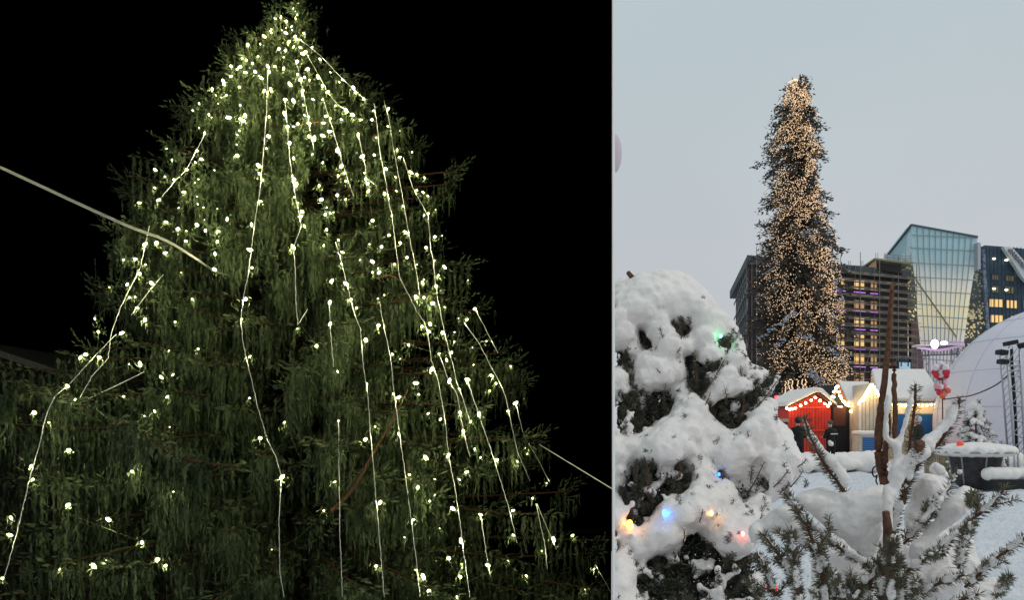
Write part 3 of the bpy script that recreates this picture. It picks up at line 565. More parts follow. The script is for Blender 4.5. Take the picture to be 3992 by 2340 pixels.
k = MB(); k.prism([hat('H',1235,343,112.7),hat('H',1550,380,112.7),hat('H',1550,398,112.7),hat('H',1235,358,112.7)], (1,7,0)); k.build('roof', mat('planks', (.26,.25,.16), .8), pent)
sc = empty('scaffold', F(0,0,1.4), 'many levelled scaffolding with planks over the dark brick front', 'scaffolding')
sb = MB(); pk = MB(); nt_ = MB()
for i in range(9):
    u = i*fl/8
    sb.bar(F(u,0,1.5), F(u,TOP+(1.6 if i%2 else .8),1.5), .07); sb.bar(F(u,0,.6), F(u,TOP,.6), .06)
zs = [1.8+i*1.02 for i in range(21)]
for i, zq in enumerate(zs):
    sb.bar(F(0,zq,1.52), F(fl+.8,zq-.02,1.52), .065)
    if zq > 9.5: pk.box((0,0,0),(.01,.01,.01)) if 0 else pk.bar(F(0,zq+.45,1.0), F(fl+.5,zq+.43,1.0), .34 if i%2 else .2, .06); nt_.bar(F(0,zq+.2,1.45), F(fl,zq+.2,1.45), .03, .16)
for i in range(0,16,3): sb.bar(F(i*fl/16,2,1.56), F((i+2)*fl/16,12,1.56), .05)
sb.build('poles', mat('scaffold_pole', (.20,.20,.19), .5), sc); pk.build('planks', mat('plank_wood', (.22,.19,.13), .85, noise=1.1, col2=(.09,.09,.08)), sc); nt_.build('toe_boards', mat('toe_board', (.30,.25,.17), .9, noise=.9, col2=(.09,.08,.07)), sc)
sl = MB()
for i in range(7):
    u = i*3.6; sl.bar(Lf(u,0,.3), Lf(u,TOP-1,.3), .09)
for q in range(9): sl.bar(Lf(0,2+q*2.4,.3), Lf(ll,2+q*2.4,.3), .10, .22)
for i in range(6):
    for q in range(7): sl.bar(Lf(i*3.6,3+q*2.6,.32), Lf(i*3.6+3.2,5.2+q*2.6,.32), .13)
sl.build('side_frame', mat('side_frame', (.13,.145,.14), .8), sc)
rp = MB()
for x in (1245,1262,1325,1345,1400,1500,1548): rp.bar(hat('H',x,390,113), hat('H',x,300,113), .05)
for y in (322,340,352): rp.bar(hat('H',1310,y-8,113), hat('H',1550,y+8,113), .06)
for x in (1010,1025,1120,1135): rp.bar(hat('H',x,440,110), hat('H',x,370,110), .05)
rp.bar(hat('H',900,400,110), hat('H',1160,415,112), .04); rp.build('guard_rails', bpy.data.materials['scaffold_pole'], sc)
# ---------- glass building
gb = empty('glass_building', hat('H',1800,1787,124), 'tall pale glass building with a slanted roof, glowing faintly', 'building')
GD = 124.0
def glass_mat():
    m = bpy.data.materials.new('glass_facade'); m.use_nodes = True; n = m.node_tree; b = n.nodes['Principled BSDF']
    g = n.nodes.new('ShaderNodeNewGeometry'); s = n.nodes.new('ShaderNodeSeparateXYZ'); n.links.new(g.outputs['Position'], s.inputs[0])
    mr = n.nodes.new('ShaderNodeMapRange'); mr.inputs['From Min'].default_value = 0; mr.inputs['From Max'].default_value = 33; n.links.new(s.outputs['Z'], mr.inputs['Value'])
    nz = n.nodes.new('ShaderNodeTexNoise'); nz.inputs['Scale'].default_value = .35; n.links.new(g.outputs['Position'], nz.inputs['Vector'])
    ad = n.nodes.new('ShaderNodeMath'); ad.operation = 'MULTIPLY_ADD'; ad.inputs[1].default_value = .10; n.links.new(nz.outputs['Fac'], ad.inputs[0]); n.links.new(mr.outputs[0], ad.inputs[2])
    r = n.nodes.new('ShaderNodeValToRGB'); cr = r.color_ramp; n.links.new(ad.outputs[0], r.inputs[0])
    pts = [(0,(.26,.44,.44)),(.30,(.30,.46,.46)),(.36,(.50,.48,.53)),(.48,(.50,.49,.53)),(.60,(.50,.48,.38)),(.70,(.52,.50,.45)),(.80,(.46,.52,.53)),(.88,(.42,.55,.58)),(1,(.40,.55,.59))]  # interior light of the floors put into the glass colour by height
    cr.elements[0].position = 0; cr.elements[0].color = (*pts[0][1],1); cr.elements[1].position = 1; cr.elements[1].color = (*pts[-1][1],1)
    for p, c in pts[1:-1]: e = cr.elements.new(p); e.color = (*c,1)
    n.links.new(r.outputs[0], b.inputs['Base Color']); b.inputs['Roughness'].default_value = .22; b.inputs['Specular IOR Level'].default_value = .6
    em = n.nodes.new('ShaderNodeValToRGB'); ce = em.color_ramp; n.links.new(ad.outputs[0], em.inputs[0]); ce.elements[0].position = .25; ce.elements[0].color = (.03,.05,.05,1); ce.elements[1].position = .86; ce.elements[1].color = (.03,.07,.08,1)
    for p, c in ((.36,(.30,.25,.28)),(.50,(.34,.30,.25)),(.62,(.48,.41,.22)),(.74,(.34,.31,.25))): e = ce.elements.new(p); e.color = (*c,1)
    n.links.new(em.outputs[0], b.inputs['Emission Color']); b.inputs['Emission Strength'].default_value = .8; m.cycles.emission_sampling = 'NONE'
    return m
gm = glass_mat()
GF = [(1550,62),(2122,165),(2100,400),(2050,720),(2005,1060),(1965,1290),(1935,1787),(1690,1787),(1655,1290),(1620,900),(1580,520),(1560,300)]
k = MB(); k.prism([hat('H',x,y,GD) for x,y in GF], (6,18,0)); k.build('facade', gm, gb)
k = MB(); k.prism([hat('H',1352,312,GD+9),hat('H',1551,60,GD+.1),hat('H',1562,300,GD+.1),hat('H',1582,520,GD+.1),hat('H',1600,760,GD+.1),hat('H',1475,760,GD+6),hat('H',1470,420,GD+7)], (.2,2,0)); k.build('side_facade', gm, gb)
ml = MB()
def xb(t, y):    # position between the facade's two edges at fraction t in row y
    l = np.interp(y, [62,300,520,900,1290,1787], [1550,1560,1580,1620,1655,1690]); r = np.interp(y, [165,400,720,1060,1290,1787], [2122,2100,2050,2005,1965,1935]); return l+(r-l)*t
for i in range(1,11):
    t = i/11; y0 = 62+103*t
    pts = [hat('H', xb(t,y), y, GD-.12) for y in (y0,300,520,760,1000,1290,1787)]
    for a, b in zip(pts, pts[1:]): ml.bar(a, b, .09, .08)
for y in (150,262,390,512,630,745,845,940,1060,1215,1330,1450,1600):
    ml.bar(hat('H',xb(0,y),y-4,GD-.14), hat('H',xb(1,y+20),y+22,GD-.14), .08, .12)
for y in (262,390,512,630): ml.bar(hat('H',1480,y-30,GD+5), hat('H',xb(0,y),y-4,GD-.1), .1, .14)
ml.build('mullions', mat('mullion', (.26,.36,.38), .5), gb)
k = MB(); k.bar(hat('H',1352,312,GD+8.8), hat('H',1551,58,GD-.2), .25); k.bar(hat('H',1551,58,GD-.2), hat('H',2122,162,GD-.2), .25); k.build('roof_edge', mat('roof_edge', (.08,.12,.13), .6), gb)
k = MB(); k.bar(hat('H',1590,530,GD-.35), hat('H',1940,1030,GD-.35), .16); k.build('stair_rail', mat('rail', (.25,.22,.15), .6), gb)
# perforated side screens glowing yellow
def perf(name, c1, c2, zlo, zhi, est):
    m = bpy.data.materials.new(name); m.use_nodes = True; n = m.node_tree; b = n.nodes['Principled BSDF']; b.inputs['Roughness'].default_value = .6
    g = n.nodes.new('ShaderNodeNewGeometry'); s = n.nodes.new('ShaderNodeSeparateXYZ'); n.links.new(g.outputs['Position'], s.inputs[0])
    v = n.nodes.new('ShaderNodeTexVoronoi'); v.inputs['Scale'].default_value = 2.4; n.links.new(g.outputs['Position'], v.inputs['Vector'])
    nz = n.nodes.new('ShaderNodeTexNoise'); nz.inputs['Scale'].default_value = .30; n.links.new(g.outputs['Position'], nz.inputs['Vector'])
    th = n.nodes.new('ShaderNodeMath'); th.operation = 'MULTIPLY'; th.inputs[1].default_value = .75; n.links.new(nz.outputs['Fac'], th.inputs[0])
    lt = n.nodes.new('ShaderNodeMath'); lt.operation = 'LESS_THAN'; n.links.new(v.outputs['Distance'], lt.inputs[0]); n.links.new(th.outputs[0], lt.inputs[1])
    mr = n.nodes.new('ShaderNodeValToRGB'); cr = mr.color_ramp; mm = n.nodes.new('ShaderNodeMapRange'); mm.inputs['From Max'].default_value = 30; n.links.new(s.outputs['Z'], mm.inputs['Value']); n.links.new(mm.outputs[0], mr.inputs[0])
    cr.elements[0].position = zlo/30; cr.elements[0].color = (.1,.1,.1,1); cr.elements[1].position = zhi/30; cr.elements[1].color = (.05,.05,.05,1); e = cr.elements.new((zlo+zhi)/60); e.color = (1,1,1,1)
    mu = n.nodes.new('ShaderNodeMath'); mu.operation = 'MULTIPLY'; n.links.new(lt.outputs[0], mu.inputs[0]); n.links.new(mr.outputs[0], mu.inputs[1])
    sc_ = n.nodes.new('ShaderNodeMath'); sc_.operation = 'MULTIPLY'; sc_.inputs[1].default_value = est; n.links.new(mu.outputs[0], sc_.inputs[0])
    mx_ = n.nodes.new('ShaderNodeMixRGB'); mx_.inputs[1].default_value = (*c1,1); mx_.inputs[2].default_value = (*c2,1); n.links.new(lt.outputs[0], mx_.inputs[0]); n.links.new(mx_.outputs[0], b.inputs['Base Color'])
    b.inputs['Emission Color'].default_value = (1,.72,.25,1); n.links.new(sc_.outputs[0], b.inputs['Emission Strength']); m.cycles.emission_sampling = 'NONE'; return m
pm = perf('perforated_screen', (.06,.08,.08), (.32,.34,.26), 4, 21, .8)
ps = MB(); ps.prism([hat('H',x,y,GD+2) for x,y in ((2120,215),(2150,235),(2175,600),(2195,1100),(2200,1787),(1930,1787),(1960,1290),(2005,1060),(2050,720),(2100,400))], (2,6,0)); ps.build('perforated_screen', pm, gb)
pr = MB(); pr.prism([hat('H',x,y,GD-1.5) for x,y in ((1470,440),(1560,380),(1580,520),(1600,800),(1625,1100),(1560,1110),(1555,880),(1480,885))], (0,1.2,0)); pr.build('perforated_screen', perf('yellow_screen', (.10,.11,.08), (.40,.36,.16), 13, 24, 1.0), gb)
br = MB(); br.prism([hat('H',x,y,GD-1.7) for x,y in ((1556,885),(1606,870),(1628,1100),(1660,1310),(1700,1787),(1556,1787))], (0,1.0,0)); br.build('brick_pier', mat('pink_brick', (.22,.12,.11), .9, noise=1.5), gb)
ps2 = MB()
for y in (700,775,880,970,1080,1180): ps2.bar(hat('H',xb(1,y)+6,y-3,GD+1.8), hat('H',2185,y,GD+1.8), .12)
ps2.build('screen_joints', win_frame, gb)
# ---------- slate office on the right
do = empty('slate_office', atc('U',400,2900,126), 'dark blue slate office with yellow lit windows, right of the glass building', 'building')
OD = 126.0; U = lambda x,y,d=OD: atc('U',x,y,d)
k = MB(); k.prism([U(178,130),U(235,104),U(520,126),U(815,155),U(1400,215),U(1400,3000),U(330,3000),U(290,1477)], (8,20,0)); k.build('wall', mat('slate', (.035,.065,.105), .6, noise=1.6, col2=(.06,.09,.12)), do)
k = MB()
for x in range(260,1300,60): k.bar(U(x,130,OD-.05), U(x+40,3000,OD-.05), .07)
k.build('ribs', mat('slate_rib', (.05,.085,.12), .6), do)
k = MB(); k.bar(U(205,170,OD-.2), U(280,1477,OD-.2), .45); k.bar(U(280,1477,OD-.2), U(310,3000,OD-.2), .45); k.build('pale_strip', mat('pale_strip', (.25,.32,.42), .6, noise=2.2, col2=(.08,.1,.16)), do)
for (a,b,c,d,m_) in ((305,938,525,1068,'b'),(565,955,740,1085,'b'),(322,1185,520,1310,'b'),(350,735,455,840,'d'),(550,745,690,850,'d'),(840,960,1000,1095,'b'),(640,1200,780,1325,'b'),(350,560,450,640,'d'),(560,575,690,660,'d')):
    mm_ = wl1 if m_ == 'b' else mat('dim_green', (.10,.13,.08), .4, emis=(.8,.8,.3), est=.10) if 'dim_green' not in bpy.data.materials else bpy.data.materials['dim_green']
    k = MB(); k.add([U(a,d,OD-.06),U(c,d+8,OD-.06),U(c,b+8,OD-.06),U(a,b,OD-.06)], [(0,1,2,3)]); o = k.build('window', mm_, do)
    q = MB(); n_ = 3
    for i in range(n_+1): x = a+(c-a)*i/n_; q.bar(U(x,d,OD-.14), U(x,b,OD-.14), .09)
    q.bar(U(a,b,OD-.15), U(c,b+8,OD-.15), .1); q.bar(U(a,d,OD-.15), U(c,d+8,OD-.15), .1); q.build('frame', win_frame, o)
spot = mat('office_lamp', (1,1,.8), .5, emis=(1,.95,.7), est=2.5)
for x, y in ((380,315),(570,338),(380,782),(572,800),(795,550)): MB().ball(U(x,y,OD-.5), .24, (1.2,.6,.7), 2).build('lamp', spot, do, True)
sg = empty('slanted_sign', U(660,250,OD-1.5), 'white slanted band with dark markings crossing the slate office', 'sign')
k = MB(); k.prism([U(522,122,OD-1.5),U(665,138,OD-1.5),U(1000,520,OD-1.5),U(1000,800,OD-1.5),U(815,590,OD-1.5)], (.2,1,0)); k.build('panel', mat('white_panel', (.66,.70,.72), .6), sg)
k = MB()
for i in range(9):
    x = 600+i*32; y = 182+i*38; k.bar(U(x,y,OD-1.7), U(x+75,y+2,OD-1.7), .1, .32); k.bar(U(x+10+(i%3)*20,y,OD-1.7), U(x+25+(i%3)*20,y+30,OD-1.7), .25, .1)
k.build('markings', mat('marking', (.20,.2,.22), .7), sg)
vent = MB(); vent.box((U(128,60,OD-3).x, OD-3, U(0,135,OD).z-4), (U(172,60,OD-3).x, OD-1, U(0,62,OD-3).z)); tag(vent.build('roof_vent', mat('vent_grey', (.45,.47,.5), .6)), 'small grey vent box between the glass building and the slate office', 'vent')

# ---------- market huts
Nn = lambda x,y,d: atc('N',x,y,d)
Ii = lambda x,y,d: atc('I',x,y,d)
Oo = lambda x,y,d: atc('O',x,y,d)
warm_me = bpy.data.meshes.new('bulb'); wm = MB(); wm.ball((0,0,0), 1, (1,1,1.25), 2); warm_me.from_pydata(wm.v, [], wm.f); warm_me.materials.append(M['warm']); warm_me.polygons.foreach_set('use_smooth', [True]*len(warm_me.polygons))
def hut_string(label, pts, d, r=.047, sag=0):
    P = [at(*px(c,[(x,y)])[0], dd if dd else d) for c,x,y,dd in pts]
    st = empty('light_string', P[0], label, 'string lights', 'warm light strings on the market huts')
    w = []
    for a, b in zip(P, P[1:]):
        for i in range(4): q = a.lerp(b,i/4); q.z += .02-.03*math.sin(math.pi*i/4); w.append(q)
    w.append(P[-1]); MB().tube(w, .01, 4).build('wire', M['blackp'], st)
    for p in P: put_bulb(warm_me, p, r*random.uniform(.85,1.15), st)
def slab(mb, a, b, c, d, t):                 # thick snowy plane through four corners
    n = (b-a).cross(d-a).normalized(); n = n if n.z > 0 else -n; mb.prism([a,b,c,d], n*t)
def rounded(o, w=.06, seg=3):
    md = o.modifiers.new('bevel','BEVEL'); md.width = w; md.segments = seg; md.limit_method = 'ANGLE'; return o
GZ = -.05
def down(p): return Vector((p.x, p.y, GZ))
# red hut
dR = 38.0
a, b = Nn(238,480,dR), Nn(948,440,dR); ap = Nn(690,262,dR); a.z = b.z = (a.z+b.z)/2
rh = empty('market_hut', down((a+b)/2), 'small red wooden hut with a snowy gable roof, leftmost in the row', 'hut', 'market huts')
k = MB(); k.prism([down(a), down(b), b, ap, a], (0,2.6,0)); k.build('wall', M['red_wall'], rh)
k = MB()
for i in range(1,14): p = a.lerp(b, i/14); k.box((p.x-.008,dR-.012,GZ),(p.x+.008,dR-.004,a.z+min(i,14-i)*.055))
k.build('board_joints', mat('joint', (.25,.02,.015), .9), rh)
k = MB(); k.bar(Nn(430,480,dR-.03), Nn(945,472,dR-.03), .03, .08); k.bar(Nn(640,860,dR-.03), Nn(930,865,dR-.03), .03, .06)
k.box((Nn(640,0,dR).x,dR-.03,GZ),(Nn(655,0,dR).x,dR-.005,a.z)); k.build('shutter_trim', mat('red_trim', (.7,.07,.04), .6), rh)
k = MB(); e0, e1, e2 = a+Vector((-.12,-.35,-.04)), ap+Vector((0,-.35,.06)), b+Vector((.14,-.35,-.04))
for p, q in ((e0,e1),(e1,e2)): slab(k, p, q, q+Vector((0,3.3,0)), p+Vector((0,3.3,0)), .05)
rf_ = k.build('roof', mat('roof_boards', (.09,.05,.035), .8), rh)
k = MB(); p1 = Vector((0,0,.05)); sp = [e0+p1+Vector((-.06,-.03,0)), e1+p1+Vector((-.1,-.03,0)), e1+p1+Vector((.12,-.03,-.01)), e2+p1+Vector((.06,-.03,0)), e2+p1+Vector((.0,-.03,.18)), e1+p1+Vector((.2,-.03,.19)), e1+p1+Vector((-.14,-.03,.25)), e0+p1+Vector((.0,-.03,.22))]
k.prism(sp, (0,3.4,0)); rounded(k.build('snow', M['snow'], rf_), .07)
hut_string('warm bulbs following the gable of the red hut', [('N',x,y,dR-.42) for x,y in ((205,490),(250,512),(295,500),(350,488),(440,445),(525,402),(620,352),(690,308),(770,360),(850,412),(905,450),(935,405))], dR)
# dark hut
dK = 38.6
dh = empty('market_hut', Nn(1180,1420,dK), 'black boarded hut with snowy roof between red and cream huts', 'hut', 'market huts')
k = MB(); L0, L1, R0 = down(Nn(955,0,dK)), down(Nn(1225,0,dK)), down(Nn(1420,0,dK))
apx = Nn(1070,75,dK); la, lb = Nn(955,430,dK), Nn(1225,430,dK)
k.prism([L0, L1, lb, apx, la], (0,2.6,0)); k.build('front_wall', M['dark_wood'], dh)
k = MB(); k.prism([L1+Vector((.01,0.02,0)), R0+Vector((0,.02,0)), Nn(1420,430,dK+.02), Nn(1230,430,dK+.02)], (0,2.5,0)); k.build('wall', mat('black_boards', (.012,.012,.014), .8), dh)
k = MB()
for i in range(9): p = L1.lerp(R0, i/9); k.box((p.x,dK-.008,GZ),(p.x+.01,dK+.01,lb.z-.05))
for i in range(1,7): p = L0.lerp(L1, i/7); k.box((p.x,dK-.02,GZ),(p.x+.01,dK-.006,lb.z-.05))
k.build('board_joints', mat('joint_dark', (.035,.037,.04), .8), dh)
k = MB(); k.bar(Nn(1065,462,dK-.05), Nn(1145,466,dK-.05), .05, .07); k.build('door_lamp', mat('cold_lamp', (.9,.9,1), .4, emis=(.9,.9,1), est=1.0), dh)
k = MB(); k.bar(Nn(950,440,dK-.12), Nn(1068,80,dK-.12), .09,.1); k.bar(Nn(1070,80,dK-.12), Nn(1232,440,dK-.12), .09,.1); k.build('barge_boards', mat('brown_board', (.18,.08,.05), .8), dh)
k = MB(); k.box((Nn(985,0,dK).x,dK-.03,la.z-1.0),(Nn(1195,0,dK).x,dK-.005,la.z-.06)); k.build('gable_panel', mat('rust_panel', (.10,.04,.03), .8), dh)
k = MB(); slab(k, Nn(1225,428,dK-.15), Nn(1430,425,dK-.15), Nn(1600,72,dK+1.6), Nn(1070,62,dK+1.6), .14); rf_ = rounded(k.build('roof_snow', M['snow'], dh), .06)
k = MB(); slab(k, Nn(1228,445,dK-.12), Nn(1425,442,dK-.12), Nn(1595,90,dK+1.62), Nn(1075,80,dK+1.62), .03); k.build('roof', bpy.data.materials['roof_boards'], dh)
hut_string('warm bulbs crowded along the steep gable of the black hut', [('N',x,y,dK-.28) for x,y in ((945,375),(960,330),(975,290),(1005,300),(1000,215),(1030,180),(1045,140),(1068,118),(1085,215),(1108,280),(1130,320),(1160,370),(1185,390),(1215,430))], dK)
hut_string('warm bulbs sagging under the eave of the black hut', [('N',x,y,dK-.2) for x,y in ((1255,452),(1285,540),(1340,592),(1388,545),(1415,460))], dK)
# cream hut with the gable
dC = 37.6
chh = empty('market_hut', Nn(1600,1420,dC), 'narrow cream boarded hut with a steep lit gable beside the brown trunk', 'hut', 'market huts')
k = MB(); c0, c1 = down(Nn(1422,0,dC)), down(Nn(1860,0,dC)); ca, cbb = Nn(1422,425,dC), Nn(1860,425,dC); cap = Nn(1640,70,dC)
k.prism([c0, c1, cbb, cap, ca], (0,3.0,0)); k.build('wall', M['cream'], chh)
k = MB()
for x in (1480,1540,1610,1670,1730): p = Nn(x,0,dC); k.box((p.x-.012,dC-.01,GZ),(p.x+.012,dC-.003,cap.z-abs(x-1640)*.0145*.32))
k.build('board_joints', mat('joint_cream', (.25,.2,.14), .9), chh)
k = MB(); k.box((Nn(1424,0,dC).x,dC-.05,GZ),(Nn(1462,0,dC).x,dC-.002,ca.z)); k.bar(Nn(1410,440,dC-.1), Nn(1640,70,dC-.1), .08,.12); k.bar(Nn(1640,70,dC-.1), Nn(1860,430,dC-.1), .08,.12); k.build('corner_trim', mat('cream_trim', (.72,.68,.6), .6), chh)
hut_string('warm bulbs running up and down the gable of the cream hut', [('N',x,y,dC-.3) for x,y in ((1432,405),(1450,372),(1475,350),(1505,352),(1520,310),(1545,270),(1575,230),(1595,195),(1615,150),(1630,110),(1655,95),(1680,135),(1700,180),(1725,215),(1745,250),(1770,290))], dC)
# long hut with blue shutters
dB = 39.0
lh = empty('market_hut', Ii(1450,984,dB), 'wide cream hut with blue shutters under a big snow covered roof', 'hut', 'market huts')
k = MB(); q0, q1 = down(Ii(1120,0,dB)), down(Ii(1725,0,dB)); k.prism([q0,q1,Ii(1725,440,dB),Ii(1120,440,dB)], (0,3.6,0)); k.build('wall', M['cream'], lh)
k = MB(); slab(k, Ii(1120,448,dB-.55), Ii(1738,446,dB-.55), Ii(1552,172,dB+1.9), Ii(1060,168,dB+1.9), .22); rounded(k.build('roof_snow', M['snow'], lh), .08)
k = MB(); k.box((q0.x-.1,dB-.5,Ii(0,462,dB).z-.02),(q1.x+.12,dB+3.6,Ii(0,462,dB).z+.05)); k.build('eave', mat('white_board', (.62,.62,.6), .6), lh)
for (a0,b0_) in ((1288,1372),(1498,1652)):
    sh = MB(); sh.box((Ii(a0,0,dB).x,dB-.07,Ii(0,770,dB).z),(Ii(b0_,0,dB).x,dB-.01,Ii(0,558,dB).z))
    for i in range(11): zq = Ii(0,766-i*19,dB).z; sh.box((Ii(a0,0,dB).x+.04,dB-.09,zq),(Ii(b0_,0,dB).x-.04,dB-.065,zq+.06))
    sh.build('shutter', M['blue'], lh)
k = MB(); k.box((Ii(1705,0,dB).x,dB-.05,GZ),(Ii(1727,0,dB).x,dB-.005,Ii(0,465,dB).z)); k.build('corner_trim', bpy.data.materials['cream_trim'], lh)
hut_string('warm bulbs in a row under the eave of the wide hut', [('I',x,474+((x//25)%2)*7,dB-.32) for x in range(1180,1725,40)], dB, .05)
ctr = empty('counter', Ii(1030,980,36.5), 'low cream counter with blue slats, snow on top, before the cream hut', 'counter')
dc = 36.5; k = MB(); k.box((Ii(955,0,dc).x,dc,GZ),(Ii(1108,0,dc).x,dc+.8,Ii(0,755,dc).z)); k.build('cabinet', M['cream'], ctr)
k = MB()
for i in range(10): zq = Ii(0,965-i*19,dc).z; k.box((Ii(982,0,dc).x,dc-.03,zq),(Ii(1108,0,dc).x-.03,dc-.004,zq+.075))
k.build('slats', M['blue'], ctr)
k = MB(); k.box((Ii(950,0,dc).x,dc-.1,Ii(0,755,dc).z),(Ii(1112,0,dc).x,dc+.9,Ii(0,716,dc).z)); rounded(k.build('snow', M['snow'], ctr), .12)
snow_mesh('snow_bank', [(*Ii(x+rng.normal()*8, 985+rng.normal()*8+ (25 if x < 840 else 0), 34.5+rng.normal()*.4), rng.uniform(.2,.38)) for x in range(800,1130,7)]+[(*Ii(x,1000+rng.normal()*8,33+rng.random()), .35) for x in range(450,1130,9)]+[(*Ii(x,1022+rng.normal()*10,27+rng.random()*2.5), rng.uniform(.16,.34)) for x in range(400,1120,5)], .07, M['snow'], None, .05, .2)
tag(bpy.data.objects['snow_bank'], 'shovelled bank of lumpy snow in front of the counter', 'snow bank')
lg = empty('bench', Nn(150,690,37), 'pale plank bench end at the left side of the red hut', 'bench')
k = MB(); k.box((Nn(70,0,37).x,37,Nn(0,722,37).z),(Nn(236,0,37).x,37.4,Nn(0,668,37).z)); k.build('seat', mat('pale_plank', (.42,.34,.26), .8), lg)
k = MB(); k.box((Nn(80,0,37).x,37,GZ),(Nn(125,0,37).x,37.4,Nn(0,724,37).z)); k.box((Nn(185,0,37).x,37.02,GZ),(Nn(215,0,37).x,37.38,Nn(0,724,37).z)); k.build('leg', M['dark_wood'], lg)
rl_ = empty('signal_lamp', Nn(42,300,52), 'tiny red lamp on a dark pole left of the red hut', 'lamp')
MB().ball(Nn(42,298,52), .13, (1.4,1,.8), 2).build('lens', mat('red_glow', (.8,.05,.08), .4, emis=(1,.08,.12), est=2.2), rl_, True); k = MB(); k.tube([down(Nn(42,0,52.1)), Nn(42,298,52.1)], .04, 6); k.build('pole', M['blackp'], rl_)

# ---------- people
def person(x_c, feet, head_px, c, d, label, coat, hat=None, lean=0, turn=0, holding=False, hood=False):
    f = atc(c, x_c, feet, d); f.z = GZ+.03; top = atc(c, x_c, head_px, d).z; H = top-f.z; s = H/1.75
    root = empty('person', f, label, 'person')
    V_ = {}; E_ = []; Rr = {}
    def j(n, x, y, z, r, p=None):
        V_[n] = len(V_); Rr[n] = r; pts.append((x,y,z))
        if p: E_.append((V_[p], V_[n]))
    pts = []
    j('pelvis',0,0,.95,.155); j('waist',0,0,1.10,.15,'pelvis'); j('chest',lean*.05,0,1.30,.175,'waist'); j('neck0',lean*.08,0,1.46,.09,'chest'); j('neck',lean*.1,-.01,1.52,.055,'neck0'); j('head0',lean*.12,-.015,1.60,.085,'neck'); j('head',lean*.13,-.015,1.68,.09,'head0')
    for q, sx in (('l',-1),('r',1)):
        j('hip'+q,sx*.10,0,.88,.105,'pelvis'); j('knee'+q,sx*.12,-.03,.50,.075,'hip'+q); j('ank'+q,sx*.13,.02,.10,.055,'knee'+q); j('toe'+q,sx*.15,-.14,.04,.045,'ank'+q)
        j('sh'+q,sx*.19+lean*.05,0,1.40,.085,'chest'); bx = .30 if holding else .26
        j('el'+q,sx*bx,.0,1.13,.065,'sh'+q)
        if holding: j('wr'+q,sx*.16,-.24,1.14,.045,'el'+q); hd = Vector((-sx*.35,-.9,.1))
        else: j('wr'+q,sx*.28,-.06,.88,.045,'el'+q); hd = Vector((0,-.2,-1))
        hd.normalize(); w0 = Vector(pts[V_['wr'+q]]); j('palm'+q,*(w0+hd*.07),.035,'wr'+q)
        for i in range(4):
            o = Vector(((i-1.5)*.02, 0, 0)); a_ = w0+hd*.11+o; j('f%s%da'%(q,i),*a_,.011,'palm'+q); j('f%s%db'%(q,i),*(a_+hd*(.045+.008*(i%3))+Vector((0,-.01,0))),.009,'f%s%da'%(q,i))
        j('t%sa'%q,*(w0+hd*.05+Vector((-sx*.04,-.01,0))),.012,'palm'+q); j('t%sb'%q,*(w0+hd*.085+Vector((-sx*.055,-.015,0))),.010,'t%sa'%q)
    me = bpy.data.meshes.new('body'); Rz = Matrix.Rotation(turn,3,'Z'); me.from_pydata([tuple(f+Rz@(Vector(p)*s)) for p in pts], E_, [])
    o = bpy.data.objects.new('tmpb', me); COL.objects.link(o); sk = o.modifiers.new('skin','SKIN'); 
    for n, i in V_.items(): me.skin_vertices[0].data[i].radius = (Rr[n]*s*(1.12 if n in ('chest','waist','pelvis') else 1), Rr[n]*s*(.85 if n in ('chest','waist','pelvis') else 1)); me.skin_vertices[0].data[i].use_root = (i == 0)
    o.modifiers.new('sub','SUBSURF').levels = 1; o.modifiers['sub'].render_levels = 1
    me2 = bpy.data.meshes.new_from_object(o.evaluated_get(bpy.context.evaluated_depsgraph_get())); bpy.data.objects.remove(o, do_unlink=True); me2.name = 'body'
    body = link('body', me2, None, root, True); skin = bpy.data.materials.get('skin') or mat('skin', (.55,.33,.24), .6)
    trous = bpy.data.materials.get('trousers') or mat('trousers', (.012,.013,.016), .85)
    me2.materials.clear(); me2.materials.append(coat); me2.materials.append(skin); me2.materials.append(trous)
    hz = f.z+1.53*s
    for p in me2.polygons:
        z_ = p.center.z; far = min((Vector(p.center)-(f+Rz@(Vector(pts[V_['palm'+q]])*s))).length for q in 'lr')
        p.material_index = 1 if z_ > hz or far < .10*s else (2 if z_ < f.z+.86*s else 0)
    hc = f+Rz@(Vector(pts[V_['head']])*s); fw = Rz@Vector((0,-1,0)); sd_ = Rz@Vector((1,0,0))
    k = MB(); k.ball(hc+fw*.095*s+Vector((0,0,-.03*s)), .017*s, (1,1,1.6), 1)
    for q in (-1,1): k.ball(hc+sd_*q*.088*s+Vector((0,0,-.03*s)), .024*s, (.5,1,1.5), 1)
    k.build('face_relief', skin, body, True)
    k = MB()
    for q in (-1,1): k.ball(hc+fw*.088*s+sd_*q*.033*s, .010*s, (1,1,1), 1)
    k.ball(hc+fw*.088*s+Vector((0,0,-.075*s)), .014*s, (1.6,.6,.5), 1); k.build('eyes_and_mouth', M['blackp'], body)
    k = MB(); k.ball(hc-fw*.015*s+Vector((0,0,.035*s)), .112*s, (1,1.02,.86 if not hood else 1.25), 2); k.build('hood' if hood else 'hat', hat or coat, root, True)
    k = MB(); c = f+Rz@Vector((lean*.03*s,0,0)); n = 14       # coat skirt and jacket bulk
    rows = [(.78,.205,.15),(.95,.20,.145),(1.12,.19,.135),(1.30,.215,.15),(1.42,.19,.12),(1.49,.10,.08)]
    for zz, ra, rb_ in rows: k.v += [tuple(c+Rz@Vector((math.cos(2*math.pi*i/n)*ra*s, math.sin(2*math.pi*i/n)*rb_*s, 0))+Vector((0,0,zz*s))) for i in range(n)]
    for r0 in range(len(rows)-1): k.f += [(r0*n+i, r0*n+(i+1)%n, (r0+1)*n+(i+1)%n, (r0+1)*n+i) for i in range(n)]
    k.build('jacket', coat, root, True); return root, s, f
